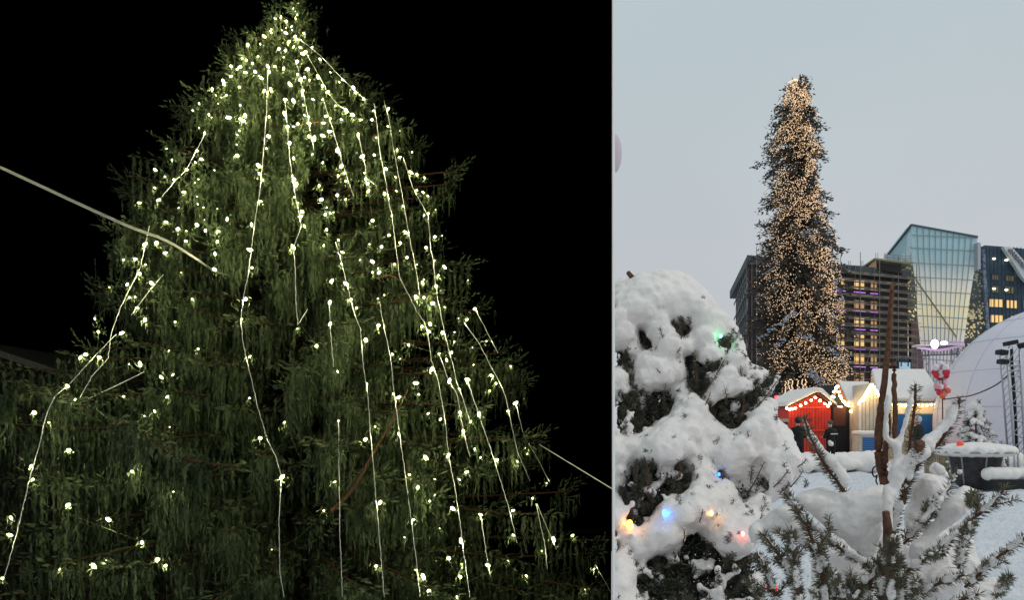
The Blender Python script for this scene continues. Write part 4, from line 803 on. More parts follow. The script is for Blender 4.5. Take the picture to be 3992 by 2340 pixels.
coat1 = mat('black_coat', (.010,.012,.012), .8, bump=.4, bscale=12); coat2 = mat('black_jacket', (.008,.008,.009), .75, bump=.4, bscale=12)
person(385,1000,610,'I',30.5,'person in a black hooded coat with back turned, in front of the red hut','%s' and coat1,None,0,R(165),True,True)
pr_, s_, f_ = person(690,1010,628,'I',31.5,'person in a black jacket with white writing, cap on, in front of the black hut',coat2,mat('grey_cap',(.08,.09,.10),.8),.3,R(200),True)
k = MB(); yb = f_.y-.20*s_
fw_ = Matrix.Rotation(R(200),3,'Z')@Vector((0,1,0))
def back(u, z): sdv = Matrix.Rotation(R(200),3,'Z')@Vector((1,0,0)); return f_+fw_*.165*s_+sdv*u*s_+Vector((0,0,z*s_))
for i in range(6): k.bar(back(.15-.055*i,1.27), back(.15-.055*i-.038,1.27), .022, .035)
k.build('back_print', mat('white_print', (.8,.8,.8), .6), pr_)
person(1505,1000,600,'I',33.5,'person in a dark coat with a white topped hood, before the blue shutter',mat('dark_parka',(.02,.024,.022),.8,bump=.4,bscale=10),mat('white_fur',(.6,.6,.6),.9,bump=.8,bscale=60),0,R(-150),False,True)

# ---------- stage, poster, balloons, dome, truss, table, low walls
Qq = lambda x,y,d: atc('Q',x,y,d)
sd0 = 66.0
sgb = empty('stage_canopy', Qq(650,700,sd0), 'open truss stage with a snowy canopy glowing violet under a bright spotlight', 'stage')
truss_m = mat('truss_dark', (.22,.20,.24), .5, metal=.3)
def truss(mb, a, b, w, n, up=Vector((0,1,0)), r=.03):
    a, b = Vector(a), Vector(b); t = (b-a).normalized(); s1 = t.cross(up).normalized(); s2 = t.cross(s1)
    cs = [s1*w/2+s2*w/2, -s1*w/2+s2*w/2, -s1*w/2-s2*w/2, s1*w/2-s2*w/2]
    for c in cs: mb.tube([a+c, b+c], r, 5)
    for i in range(n):
        for q in range(4):
            p = a.lerp(b, i/n)+cs[q]; e_ = a.lerp(b, (i+1)/n)+cs[(q+1)%4]; mb.tube([p, e_], r*.55, 4)
            mb.tube([p, a.lerp(b,i/n)+cs[(q+1)%4]], r*.5, 4)
k = MB()
for x, y in ((210,330),(1100,270),(1215,300)): top_ = Qq(x,y,sd0); truss(k, Vector((top_.x,sd0,0)), top_, .9, 12)
truss(k, Qq(150,400,sd0), Qq(1110,370,sd0), .7, 14); k.build('truss', truss_m, sgb)
k = MB(); A = [Qq(140,345,sd0-1), Qq(640,400,sd0-1), Qq(1180,300,sd0-1), Qq(1190,225,sd0+4), Qq(900,215,sd0+4), Qq(560,270,sd0+4), Qq(150,295,sd0+4)]
k.prism(A, (0,.1,.16)); k.build('canopy', mat('violet_fabric', (.62,.46,.66), .7, noise=1.4, col2=(.55,.34,.55)), sgb)  # violet stage light put into the canopy colour
k = MB()
for i in range(9): x = 170+i*110; k.ball(Qq(x,285-12*(i>5)+8*math.sin(i*2),sd0+.5), .3, (1.7,2,.4), 2)
k.build('snow', M['snow'], sgb, True)
k = MB(); k.ball(Qq(535,240,sd0-2), .30, (1,.5,1.2), 3); k.build('spotlight', mat('spot_white', (1,1,1), .4, emis=(1,.86,.97), est=6), sgb, True)
k = MB(); k.ball(Qq(740,215,sd0-1.5), .2, (1.6,.5,.8), 2); k.build('spotlight', mat('spot_pink', (1,.9,1), .4, emis=(1,.78,.88), est=2.2), sgb, True)
po = empty('poster_screen', atc('H',1492,1310,60), 'small pale blue screen with a dark letter M above the wide roof', 'sign')
dp = 60.0; h_ = lambda x,y,o=0: atc('H',x,y,dp+o)
k = MB(); k.prism([h_(1438,1236),h_(1552,1238),h_(1550,1306),h_(1438,1300)], (0,.25,0)); k.bar(h_(1495,1300,.1), Vector((h_(1495,0).x,dp+.1,0)), .12); k.build('frame', M['blackp'], po)
k = MB(); k.add([h_(1446,1296,-.01),h_(1542,1300,-.01),h_(1543,1245,-.01),h_(1446,1242,-.01)], [(0,1,2,3)]); k.build('screen', mat('screen_blue', (.35,.5,.6), .5, emis=(.45,.65,.78), est=.35), po)
fc = bpy.data.curves.new('letter','FONT'); fc.body = 'M'; fc.size = .95; fc.extrude = .01; fc.align_x = 'CENTER'
fo = bpy.data.objects.new('letter', fc); COL.objects.link(fo); fo.parent = po; fo.location = h_(1494,1278,-.03)-po.location; fo.rotation_euler = (R(90),0,0); fc.materials.append(mat('ink', (.03,.06,.12), .6))
mq = bpy.data.meshes.new_from_object(fo.evaluated_get(bpy.context.evaluated_depsgraph_get())); fm = bpy.data.objects.new('letter', mq); COL.objects.link(fm); fm.parent = po; fm.location = fo.location; fm.rotation_euler = fo.rotation_euler; bpy.data.objects.remove(fo, do_unlink=True)
bn = empty('balloon_bunch', Vector((Qq(720,0,31).x,31,0)), 'red and white striped balloon balls stacked on a thin pole', 'balloons')
bm_ = [mat('balloon_white', (.78,.70,.74), .25), mat('balloon_red', (.62,.03,.06), .25), mat('balloon_pink', (.75,.35,.42), .25), mat('balloon_orange', (.75,.16,.06), .25)]
for i,(x,y,r,m_) in enumerate([(665,690,75,0),(560,760,75,0),(665,770,85,2),(780,770,80,0),(530,870,70,1),(620,860,70,1),(680,890,95,0),(790,860,80,1),(560,930,65,1),(640,980,70,1),(720,985,75,2),(790,940,65,1),(600,800,60,3),(820,900,50,0),
                              (580,1160,70,2),(600,1230,70,1),(660,1190,70,0),(740,1160,75,2),(700,1260,75,1),(800,1220,70,0),(830,1270,60,3),(640,1310,70,1),(740,1330,70,2),(700,1390,60,3),(780,1350,55,0),(730,1430,40,1)]):
    MB().ball(Qq(x,y,31+rng.uniform(-.25,.25)), r*.176*m_px(31), (1,1,1.12), 2).build('balloon', bm_[m_], bn, True)
k = MB(); k.tube([Vector((Qq(715,0,31).x,31,0)), Qq(700,700,31)], .025, 6); k.build('pole', M['bark2'], bn)
dm = empty('dome_tent', at(4160,1655,36), 'large white inflated dome with lilac tint at the right edge', 'dome')
dc_ = at(4160,1655,36); rd = 470/FOC*36*.992
bm = bmesh.new(); bmesh.ops.create_uvsphere(bm, u_segments=96, v_segments=48, radius=rd); bmesh.ops.translate(bm, verts=bm.verts, vec=dc_); me = bpy.data.meshes.new('dome'); bm.to_mesh(me); bm.free()
link('skin', me, mat('dome_skin', (.70,.71,.79), .5, noise=.35, col2=(.72,.65,.76), bump=.15, bscale=1.2, spec=.4), dm, True)
k = MB()
for lat in (-8, 8, 26, 44, 60):
    k.tube([dc_+Vector((math.cos(a)*math.cos(R(lat)), math.sin(a)*math.cos(R(lat)), math.sin(R(lat))))*(rd+.006) for a in np.linspace(0,2*math.pi,97)], .022, 4)
for lo in range(0,360,24): k.tube([dc_+Vector((math.cos(R(lo))*math.cos(b_), math.sin(R(lo))*math.cos(b_), math.sin(b_)))*(rd+.006) for b_ in np.linspace(-.4,1.5,30)], .018, 4)
k.build('seams', mat('seam', (.60,.62,.70), .6), dm)
tw = empty('lighting_tower', Vector((atc('I',2420,0,24).x,24,0)), 'metal truss tower carrying black floodlights in front of the dome', 'tower')
k = MB(); tp = [(Qq(2130,480,24),Ii(2395,935,24)),(Qq(2410,270,24),Ii(2490,935,24))]
tq = [(a+Vector((.05,.4,0)), b+Vector((.05,.4,0))) for a,b in tp]
for a,b in tp+tq: k.tube([Vector((b.x,b.y,0)) if 0 else b, a], .032, 7); k.tube([Vector((b.x+.02,b.y,0)), b], .032, 7)
for i in range(14):
    t0, t1 = i/14, (i+1)/14
    k.tube([tp[0][0].lerp(tp[0][1],t0), tp[1][0].lerp(tp[1][1],t1)], .016, 5) if i%2 else k.tube([tp[1][0].lerp(tp[1][1],t0), tp[0][0].lerp(tp[0][1],t1)], .016, 5)
    k.tube([tp[0][0].lerp(tp[0][1],t0), tq[0][0].lerp(tq[0][1],t1)], .013, 4); k.tube([tp[1][0].lerp(tp[1][1],t0), tq[1][0].lerp(tq[1][1],t1)], .013, 4)
for y in (720,830): k.tube([Qq(2140,y,24), Qq(2440,y-5,24)], .035, 6)
k.build('frame', M['steel'], tw, True)
k = MB(); k.tube([Qq(2235,350,24.1), Qq(2240,700,24.1), Qq(2265,1000,24.1), Qq(2300,1500,24.1), Ii(2415,920,24.1)], .045, 6); k.build('cable_bundle', M['blackp'], tw, True)
for x,y,ww,hh,an in ((2215,215,240,95,12),(2020,425,190,105,-8),(2045,632,180,100,-8),(2465,270,90,110,30)):
    c = Qq(x,y,23.7); Mx = Matrix.Rotation(R(-an),3,'Y'); k = MB(); s = .176*m_px(23.7)
    k.box((-ww/2*s,-.14,-hh/2*s),(ww/2*s,.14,hh/2*s), None); k.v = [tuple(c+Mx@Vector(v)) for v in k.v]; fl_ = rounded(k.build('floodlight', M['blackp'], tw), .02)
    k = MB(); k.tube([c, c+Vector((.12,.3,-.12))], .02, 5); k.build('bracket', M['steel'], fl_)
tag(MB().tube(smooth_path([Qq(x,y,d) for x,y,d in ((2150,940,24),(1900,1140,25.5),(1600,1290,27),(1300,1390,28.5),(1100,1415,29.5),(720,1470,30.9))]), .022, 6).build('power_cable', M['blackp']), 'black cable sagging from the truss tower to the balloon pole', 'cable')
# cable drum table
dt = 21.0; tc = Ii(2030,0,dt); rt = 345*.4198*m_px(dt); zt = Ii(0,905,dt).z
tb_ = empty('cable_drum_table', Vector((tc.x,dt,0)), 'round table made of a dark cable drum, its top loaded with snow', 'table')
def lathe(mb, c, rows, n=48):
    b0_ = len(mb.v)
    for zz, rr in rows: mb.v += [(c.x+math.cos(2*math.pi*i/n)*rr, c.y+math.sin(2*math.pi*i/n)*rr, zz) for i in range(n)]
    for r0 in range(len(rows)-1): mb.f += [(b0_+r0*n+i, b0_+r0*n+(i+1)%n, b0_+(r0+1)*n+(i+1)%n, b0_+(r0+1)*n+i) for i in range(n)]
    return mb
k = MB(); lathe(k, tc, [(zt-.045,0),(zt-.045,rt),(zt+.0,rt),(zt+.0,0)]); k.build('tabletop', mat('weathered_board', (.36,.36,.36), .8, noise=6, col2=(.26,.26,.27)), tb_)
u_ = .4198*m_px(dt); k = MB(); lathe(k, tc, [(zt-.046,235*u_),(zt-.15,212*u_),(zt-.4,196*u_),(.35,190*u_),(0.12,172*u_),(-.03,120*u_),(-.04,0)]); k.build('drum', mat('drum_dark', (.06,.058,.06), .85, noise=8, col2=(.035,.033,.035), bump=.4, bscale=14), tb_, True)
k = MB()
for a in (-95,-150,-35,-205,25,90):
    k.tube([Vector((tc.x+math.cos(R(a))*r_, dt+math.sin(R(a))*r_, zz)) for zz, r_ in ((zt-.05,236*u_),(zt-.16,216*u_),(zt-.4,200*u_),(.35,194*u_),(.1,176*u_))], .022, 6)
k.tube([Vector((tc.x+math.cos(a)*198*u_, dt+math.sin(a)*198*u_, Ii(0,1112,dt).z)) for a in np.linspace(-1.6,.1,24)], .028, 6); k.build('battens', mat('grey_batten', (.30,.30,.31), .8), tb_, True)
so = snow_mesh('snow', [(tc.x+r_*math.cos(a), dt+r_*math.sin(a), zt+.02, .075+.13*max(0,1-r_/rt)**.6+.03*rng.random()) for r_, a in ((rt*.92*math.sqrt(rng.random()), 2*math.pi*rng.random()) for _ in range(520))], .03, M['snow'], tb_, .03, .15)
k = MB(); k.ball(Ii(1888,838,dt-.45), .085, (1.1,.8,1), 2); k.ball(Ii(1905,828,dt-.42), .04, (1,1,1), 2)
tag(k.build('red_ornament', mat('red_self_lit', (.7,.07,.04), .4, emis=(1,.12,.05), est=.25), None, True), 'small round red ornament lying in the snow on the drum table', 'ornament')  # faint glow added to the ornament's red, it is no lamp
k = MB(); k.box(tuple(Ii(1738,858,dt-.1)), tuple(Ii(1752,820,dt-.1)+Vector((0,.07,0)))); lathe(k, Ii(1745,0,dt-.07), [(Ii(0,822,dt).z,0),(Ii(0,822,dt).z,.045),(Ii(0,816,dt).z,.045),(Ii(0,816,dt).z,0)], 10)
tag(k.build('bottle', mat('brown_glass', (.10,.05,.04), .3)), 'tiny dark bottle standing at the left rim of the drum table', 'bottle')
# low snowy walls at the right
k = MB(); k.box((Ii(2190,0,25).x,25,0),(Ii(2190,0,25).x+6,25.8,Ii(0,1050,25).z)); o_ = k.build('parapet', mat('grey_concrete', (.30,.33,.35), .8)); tag(o_, 'grey low wall capped with snow behind the drum table', 'wall')
cap_ = [(Ii(2190,0,25).x+i*.11, 25.3+rng.normal()*.14, Ii(0,1010,25).z+rng.normal()*.02, rng.uniform(.26,.38)) for i in range(52)]; snow_mesh('snow', cap_, .06, M['snow'], o_, .04, .2)
ki = MB(); ki.box((Ii(2190,0,20).x,20,.0),(Ii(2190,0,20).x+4,20.5,Ii(0,1172,20).z)); o_ = ki.build('bench_block', M['dark_wood']); tag(o_, 'low dark bench under a thick rounded snow layer, right of the drum table', 'bench')
snow_mesh('snow', [(Ii(2195,0,20).x+i*.07, 20.22+rng.normal()*.10, Ii(0,1125,20).z, rng.uniform(.16,.20)) for i in range(56)], .04, M['snow'], o_, .02, .2)
# ---------- small snowy conifers
def small_conifer(name, base, H, Rb, label, nsnow, group=None, tilt=0):
    e_ = empty(name, base, label, 'tree', group); k = MB(); k.tube([base, base+Vector((0,0,H*.9))], .05, 7, .015); k.build('trunk', M['bark'], e_)
    Q_ = []; sn = []
    for i in range(int(H*85)):
        t = rng.random()**1.2; zz = H*(.06+.9*t); r_ = Rb*(1-t)**.8*rng.uniform(.75,1.05); a = 2*math.pi*rng.random(); L = r_
        m = 9; u = np.linspace(.35,1,m)[:,None]; P = np.array(base)+np.array([0,0,zz])+np.array([math.cos(a),math.sin(a),-.32])*L*u
        for s in range(3):
            q = P+rng.normal(size=P.shape)*.03; Q_.append(shard(q, unit(np.array([[math.cos(a),math.sin(a),-.3]])+rng.normal(size=P.shape)*.55), rng.uniform(.06,.15,m), rng.uniform(.007,.014,m)))
        if rng.random() < nsnow:
            for u_ in (.6,.78,.92): p = np.array(base)+np.array([0,0,zz+.05])+np.array([math.cos(a),math.sin(a),-.32])*L*u_; sn.append((p[0],p[1],p[2],rng.uniform(.05,.085)*(1.15-u_*.3)))
    sn += [(base.x+rng.normal()*.06, base.y+rng.normal()*.06, base.z+H*.96-.05*i, .09+.02*i) for i in range(5)]
    quads('crown', np.concatenate(Q_), M['needle_dark'], e_); snow_mesh('snow', sn, .022, M['snow'], e_, .02, .1, smooth=2); return e_
bs = Ii(2035,0,24.5); small_conifer('small_conifer', Vector((bs.x,24.5,0)), Ii(0,425,24.5).z, 1.02, 'little conifer thick with snow, standing behind the drum table', .72)
bs = Ii(2240,0,24.2); small_conifer('small_shrub', Vector((bs.x,24.2,0)), Ii(0,925,24.2).z+.12, .38, 'low snowy shrub between the drum table and the grey wall', .35)
k = MB(); k.ball(Ii(2265,975,23.9), .07, (1,1,1), 2); tag(k.build('blue_lamp', mat('blue_glow', (.02,.05,.6), .4, emis=(.05,.12,1), est=1.6), None, True), 'small blue lamp in the snowy shrub right of the drum table', 'lamp')
# wicker-like pale screen behind the branches, left of the drum
k = MB(); cc_ = Ii(1745,0,26)
for i in range(22): x = cc_.x-.62+i*.058; k.tube([Vector((x,26,0)), Vector((x+.03*math.sin(i),26.02,Ii(0,915+abs(i-9)*3,26).z))], .032, 5)
tag(k.build('reed_screen', mat('reed', (.40,.33,.22), .9, noise=12, col2=(.26,.21,.15))), 'pale reed screen half hidden behind the snowy branches, left of the drum table', 'screen')
# pale pink oval at the far left edge, an unidentified shape
k = MB(); c = at(2397,604,9.0); k.ball(c+Vector((-.0,0,.02)), 1, (.078,.05,.215), 3); b_o = k.build('oval_lamp', mat('pink_shell', (.66,.55,.62), .6), None, True)
bmx = bmesh.new(); bmx.from_mesh(b_o.data); bmesh.ops.bisect_plane(bmx, geom=bmx.verts[:]+bmx.edges[:]+bmx.faces[:], plane_co=(0,0,EYE), plane_no=Vector((1,-(2397.6-HX)/FOC,0)).normalized(), clear_inner=True); bmx.to_mesh(b_o.data); bmx.free()
tag(b_o, 'pale pink rounded shape at the left edge of the grey sky', 'lamp')

# ================================================================== firs close to the viewer
def dens(pts, step):
    out = []
    for a, b in zip(pts, pts[1:]):
        n = max(1, int((b-a).length/step)); out += [a.lerp(b, i/n) for i in range(n)]
    return out+[pts[-1]]
def needle_quads(pts, nl, per_m, fwd=.75, wd=.0011, under=0.0, bend=0.1):
    pts = dens(pts, .02); A = np.array([tuple(p) for p in pts]); seg = A[1:]-A[:-1]; ln = np.linalg.norm(seg, axis=1); n = max(4, int(ln.sum()*per_m))
    i = rng.choice(len(seg), n, p=ln/ln.sum()); p = A[i]+seg[i]*rng.random((n,1)); t = unit(seg[i]); r = unit(np.cross(t, unit(rng.normal(size=(n,3)))))
    r[:,2] -= under; r = unit(r)
    d = unit(t*fwd*rng.uniform(.5,1.3,(n,1))+r+rng.normal(size=(n,3))*bend); s = unit(np.cross(d, [0.02,1,0.03]))      # broad side lies across the sprig
    l = (nl*rng.uniform(.7,1.15,n))[:,None]; w_ = wd
    return np.stack([p-s*w_*.8, p+d*l*.55-s*w_, p+d*l, p+d*l*.5+s*w_], 1)
def branch(parent, pts, r0, r1, nl=.024, per_m=420, name='branch', nm=None, under=.2, fwd=.75, bark=True, wd=.0011, lab=None):
    pts = smooth_path(pts, 5) if len(pts) > 2 else pts
    k = MB(); k.tube([p+Vector((random.gauss(0,1),random.gauss(0,1),random.gauss(0,1)))*r0*.12 for p in pts], r0, 7, r1); o = k.build(name, M['bark2'], parent, True)
    if lab: o['label'] = lab
    if per_m: quads('needles', needle_quads(pts, nl, per_m, fwd, wd, under), nm or M['needle'], o)
    return o
def fill_balls(outer, holes, n, rmax, dfn, rmin=9, jit=.3, grow=0):
    q = np.array(outer, float); lo, hi = q.min(0), q.max(0); P = lo+(hi-lo)*rng.random((n,2)); d = edge_dist(P, outer)
    for h in holes: d = np.minimum(d, -edge_dist(P, h))
    out = []
    for (x,y), e in zip(P[d > rmin], d[d > rmin]):
        r = min(e+grow, rmax*rng.uniform(.55,1)); dd = dfn(x,y,e); m_ = m_px(dd); v = at(x, y, dd+rng.normal()*r*m_*jit); out.append((v.x,v.y,v.z,r*m_))
    return out
# ---- the snow-laden fir at the left, leaning on the partition
OUT = px('J',[(-90,225),(18,212),(150,172),(300,142),(430,130),(560,140),(640,180),(760,300),(850,420),(960,530),(1020,610),(1060,720),(1090,840),(1130,910),(1230,930),(1290,985),(1340,962),(1368,1010),(1290,1110),(1225,1180),(1310,1180),(1345,1260),(1335,1330),(1375,1380)])+\
      px('K',[(1290,80),(1380,200),(1450,360),(1480,430),(1400,520),(1330,640),(1230,720),(1190,830),(1150,950),(1060,1080),(1130,1250),(1150,1463),(1150,1900),(-90,1900)])
HOLES = [px('J',h) for h in ([(185,585),(262,600),(335,700),(360,772),(210,788)],[(478,560),(545,540),(640,540),(655,640),(572,692),(512,640)],[(-95,770),(82,765),(133,850),(20,935),(-95,960)],
      [(855,725),(940,675),(990,712),(980,800),(930,822),(890,775)],[(560,800),(690,800),(735,930),(915,860),(860,990),(735,1195),(650,1125),(598,1000)],
      [(95,930),(190,880),(190,1030),(130,1072)],[(-95,1190),(180,1110),(420,1090),(450,1150),(515,1190),(495,1290),(340,1400),(215,1470),(-95,1500)],
      [(770,1280),(870,1150),(1000,1140),(1110,1120),(1245,1150),(1130,1330),(1080,1375),(1030,1442),(930,1422),(850,1370)],[(1000,930),(1070,950),(1060,1010),(1010,985)],[(1205,1030),(1300,1010),(1260,1120),(1220,1100)])]+\
     [px('K',h) for h in ([(55,680),(130,470),(200,395),(400,420),(560,400),(640,560),(572,660),(380,720),(300,850),(200,930),(80,850)],[(795,430),(862,470),(850,550),(792,555)],
      [(165,1180),(330,1130),(500,1080),(600,900),(700,980),(900,1150),(1080,1110),(1150,1250),(1150,1900),(400,1900),(165,1400)],[(950,610),(1100,685),(1060,735),(990,690)],[(1150,500),(1240,560),(1220,700),(1170,620)],[(-80,950),(40,900),(60,1100),(-80,1200)])]
def lobe(x, y): return .10*math.sin(x*.011+1.3)*math.sin(y*.009+.4)+.06*math.sin(x*.023+y*.017)
def dfir(y): return 5.75-(y-1060)*.00105
def dsn(x, y, e): return max(4.32, dfir(y)-lobe(x,y)+.20*math.exp(-e/28.))
fir = empty('snowy_fir', (at(2500,0,5.1).x, 5.1, 0), 'big fir buried under thick snow at the left, tiny coloured lamps inside', 'tree')
k = MB(); fx_ = at(2560,0,5.3).x; k.tube([Vector((fx_,5.3,0)), Vector((fx_-.03,5.45,1.5)), Vector((fx_-.06,5.7,2.25))], .06, 8, .02); k.build('trunk', M['bark2'], fir, True)
bl = fill_balls(OUT, HOLES, 6500, 58, dsn, 4, .3, 14)
bl += fill_balls(OUT, HOLES, 9000, 22, lambda x,y,e: dsn(x,y,e)+.02, 2, .3, 9)
for h in HOLES:                              # dusting and little lumps caught inside the hollows
    q = np.array(h); lo, hi = q.min(0), q.max(0); n = int((hi-lo).prod()/420); P = lo+(hi-lo)*rng.random((n,2)); P = P[edge_dist(P, h) > 4]
    for x, y in P:
        if math.sin(x*.05+y*.03)+math.sin(y*.06-x*.02) < -.1: continue
        d = dfir(y)-lobe(x,y)+rng.uniform(.06,.20); v = at(x,y,d); rr = rng.uniform(.010,.024)*(1.7 if rng.random() < .22 else 1); bl += [(v.x,v.y,v.z,rr),(v.x+rng.normal()*rr*1.4,v.y,v.z-rng.random()*rr,rr*.7),(v.x+rng.normal()*rr*1.8,v.y,v.z+rng.normal()*rr*.5,rr*.5)]
snow_mesh('snow', bl, .0135, M['snow'], fir, .032, .10, clip=True, smooth=3, sub=1)
Qn = []
P = np.array(OUT).min(0)+(np.array(OUT).max(0)-np.array(OUT).min(0))*rng.random((90000,2)); e_ = edge_dist(P, OUT); P = P[(e_ > 26)]; P = P[P[:,1] < 2560]
D_ = np.array([dfir(y) for y in P[:,1]])+.14+.34*rng.random(len(P)); pos = np.stack([(P[:,0]-HX)/FOC*D_, D_, EYE+(HY-P[:,1])/FOC*D_], 1)
dr = unit(rng.normal(size=pos.shape)+np.array([0,-.5,-.2])); Qn.append(shard(pos, dr, rng.uniform(.03,.07,len(P)), np.full(len(P),.006)))
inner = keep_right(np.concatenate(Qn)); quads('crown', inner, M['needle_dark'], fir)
for hi_, h in enumerate(HOLES):
    q = np.array(h); lo, hi = q.min(0), q.max(0); area = (hi-lo).prod(); n = int(np.clip(area/330, 6, 130))
    P = lo+(hi-lo)*rng.random((n*3,2)); P = P[edge_dist(P, h) > 6][:n]; cx = q.mean(0); Qs = []; kb = MB()
    for (x, y) in P:
        if x < 2405 or y > 2420: continue
        d = dfir(y)-lobe(x,y)+rng.uniform(.09,.26); a0 = at(x,y,d); ang = rng.normal()*.55+math.pi/2+(.5 if (x-cx[0]) < 0 else -.5)*.6
        L_ = rng.uniform(.05,.10); tip = a0+Vector((math.cos(ang)*L_, -.04, math.sin(ang)*L_*.9)); mid = a0.lerp(tip,.5)+Vector((0,0,-.008))
        if tip.x < tip.y*.1268+.02 or a0.x < a0.y*.1268+.02: continue
        kb.tube([a0, mid, tip], .0035, 4, .0015); Qs.append(needle_quads([a0, mid, tip], .028, 700, .8, .0020, .1))
    if Qs:
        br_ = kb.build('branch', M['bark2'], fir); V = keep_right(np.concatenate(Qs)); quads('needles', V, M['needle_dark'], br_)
Pf = np.array(OUT).min(0)+(np.array(OUT).max(0)-np.array(OUT).min(0))*rng.random((15000,2)); hd = np.max([edge_dist(Pf, h) for h in HOLES], axis=0)
Pf = Pf[(hd > -80) & (hd < 6) & (edge_dist(Pf, OUT) > 12) & (rng.random(len(Pf)) < np.exp(hd/34.))][:1300]; Qs = []; kb = MB()
for x, y in Pf:
    if x < 2412 or y > 2400: continue
    e0 = max(2, -float(np.max([edge_dist([(x,y)], h)[0] for h in HOLES]))); d = dsn(x,y,e0)-.030; a0 = at(x,y,d+.02); ang = math.pi/2+rng.normal()*.5; L_ = rng.uniform(.03,.075)
    tip = a0+Vector((math.cos(ang)*L_, -.035, math.sin(ang)*L_)); kb.tube([a0, tip], .0026, 4, .0012); Qs.append(needle_quads([a0, tip], .024, 620, .8, .0013, .0))
quads('needles', keep_right(np.concatenate(Qs)), M['needle_dark'], kb.build('branch', M['bark2'], fir))
LT = [('K',(1150,350),(1275,50),300),('K',(1215,400),(1340,260),160),('K',(1275,405),(1355,290),130),('K',(1440,440),(1510,380),140),('K',(1040,660),(1180,400),220),('K',(1250,600),(1370,460),160),('K',(1380,600),(1480,470),200),('K',(1300,650),(1370,560),200),
      ('K',(1105,940),(1160,800),160),('K',(545,1030),(550,930),120),('K',(660,890),(700,770),120),('K',(1045,220),(1045,170),80),('J',(720,1170),(920,850),420),('J',(400,1270),(430,1050),350),('J',(490,870),(545,760),500),('J',(1160,1270),(1362,1010),420),
      ('J',(1290,1477),(1345,1300),260),('J',(930,1220),(920,1085),300),('J',(735,1260),(800,1120),110),('J',(430,780),(385,590),620),('J',(690,1080),(655,795),620),('J',(140,1060),(155,870),620),('J',(1050,1330),(1080,1130),380),('J',(1050,1000),(1045,925),400),
      ('J',(520,1110),(545,1090),200),('J',(370,960),(365,935),260),('K',(900,760),(940,700),420),('K',(180,560),(185,390),480),('K',(270,620),(260,400),480),('K',(520,520),(520,400),520),('K',(850,540),(855,460),420),('K',(1060,580),(1080,430),460),
      ('K',(775,850),(815,800),120),('K',(1110,940),(1165,850),160),('K',(1070,1190),(1140,1150),500),('K',(480,1180),(470,1100),120),('K',(1490,600),(1500,540),420),('J',(560,680),(540,545),560),('J',(630,560),(615,500),480),('J',(935,810),(945,670),520),('J',(600,1330),(580,1310),420),('J',(1090,830),(1060,790),260)]
for c, a, b, pm_ in LT:
    (p,), (q,) = px(c,[a]), px(c,[b]); 
    if edge_dist([p], OUT)[0] < -160: continue
    dd = dfir((p[1]+q[1])/2)-lobe(p[0],p[1])-.10; v0, v1 = at(p[0],p[1],dd+.06), at(q[0],q[1],dd-.02)
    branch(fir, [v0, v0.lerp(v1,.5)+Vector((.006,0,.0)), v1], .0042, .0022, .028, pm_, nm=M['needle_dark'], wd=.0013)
# small knot of wood above the snow cap
branch(fir, [atc('J',165,190,5.7), atc('J',125,130,5.65)], .02, .016, per_m=0)
cols = dict(green=(.05,1,.35), red=(1,.10,.06), blue=(.02,.22,1), orange=(1,.42,.05))
def fairy(c, x, y, col, est, r, lab, dz=-.10):
    (p,) = px(c,[(x,y)]); dd = dfir(p[1])-lobe(p[0],p[1])+dz; v = at(p[0],p[1],dd)
    nm = 'lamp_'+col+str(est); m_ = bpy.data.materials.get(nm) or mat(nm, cols[col], .3, emis=cols[col], est=est)
    k = MB(); k.ball(v, r, (1,1,1.5), 2); tag(k.build('fairy_lamp', m_, None, True), lab, 'fairy lamp', 'coloured fairy lamps in the snowy fir')
fairy('K',400,800,'blue',20,.012,'bright blue lamp at the edge of a dark hollow in the snowy fir',-.10)
fairy('K',130,890,'orange',9,.018,'orange lamp at the left edge below the dark hollow',-.0)
fairy('J',885,655,'green',20,.009,'green lamp glowing on the upper right of the snow cap')
fairy('K',765,805,'orange',22,.009,'warm orange lamp tinting the snow in the middle of the fir',-.12)
fairy('K',1010,965,'red',22,.009,'red lamp tinting the snow right of the orange glow',-.12)
fairy('K',825,500,'blue',5,.008,'faint blue lamp in a small pit of the snow',-.0)
# ---- young fir right in front, cut stem and spreading branches
Ll = lambda x,y,d=3.4: atc('L',x,y,d)
ff = empty('young_fir', (Ll(900,1300,3.5).x, 3.5, 0), 'young fir close to the viewer with spreading needled branches and lumps of snow', 'tree')
k = MB(); sp_ = [Vector((Ll(890,0,3.5).x,3.5,0)), Ll(900,1463,3.5), Ll(905,1050,3.48), Ll(880,680,3.46), Ll(850,560,3.45), Ll(835,440,3.45), Ll(842,250,3.46), Ll(862,80,3.47), atc('H',1345,1180,3.48), atc('H',1372,800,3.49), atc('H',1388,575,3.5)]
sp_ = smooth_path(sp_, 6); k.tube([p+Vector((random.gauss(0,1),random.gauss(0,1),0))*.0009 for p in sp_], .027, 9, .0085); k.build('trunk', M['bark2'], ff, True)
branch(ff, [Ll(940,690,3.4), Ll(952,480,3.4), Ll(948,200,3.42), Ll(942,0,3.44), atc('H',1402,1250,3.45)], .0115, .010, per_m=0, lab='shorter bare brown stem beside the tall one')
branch(ff, [Ll(870,760,3.42), Ll(880,600,3.42), Ll(885,430,3.42), Ll(905,300,3.42), Ll(895,100,3.43)], .014, .009, .03, 400)
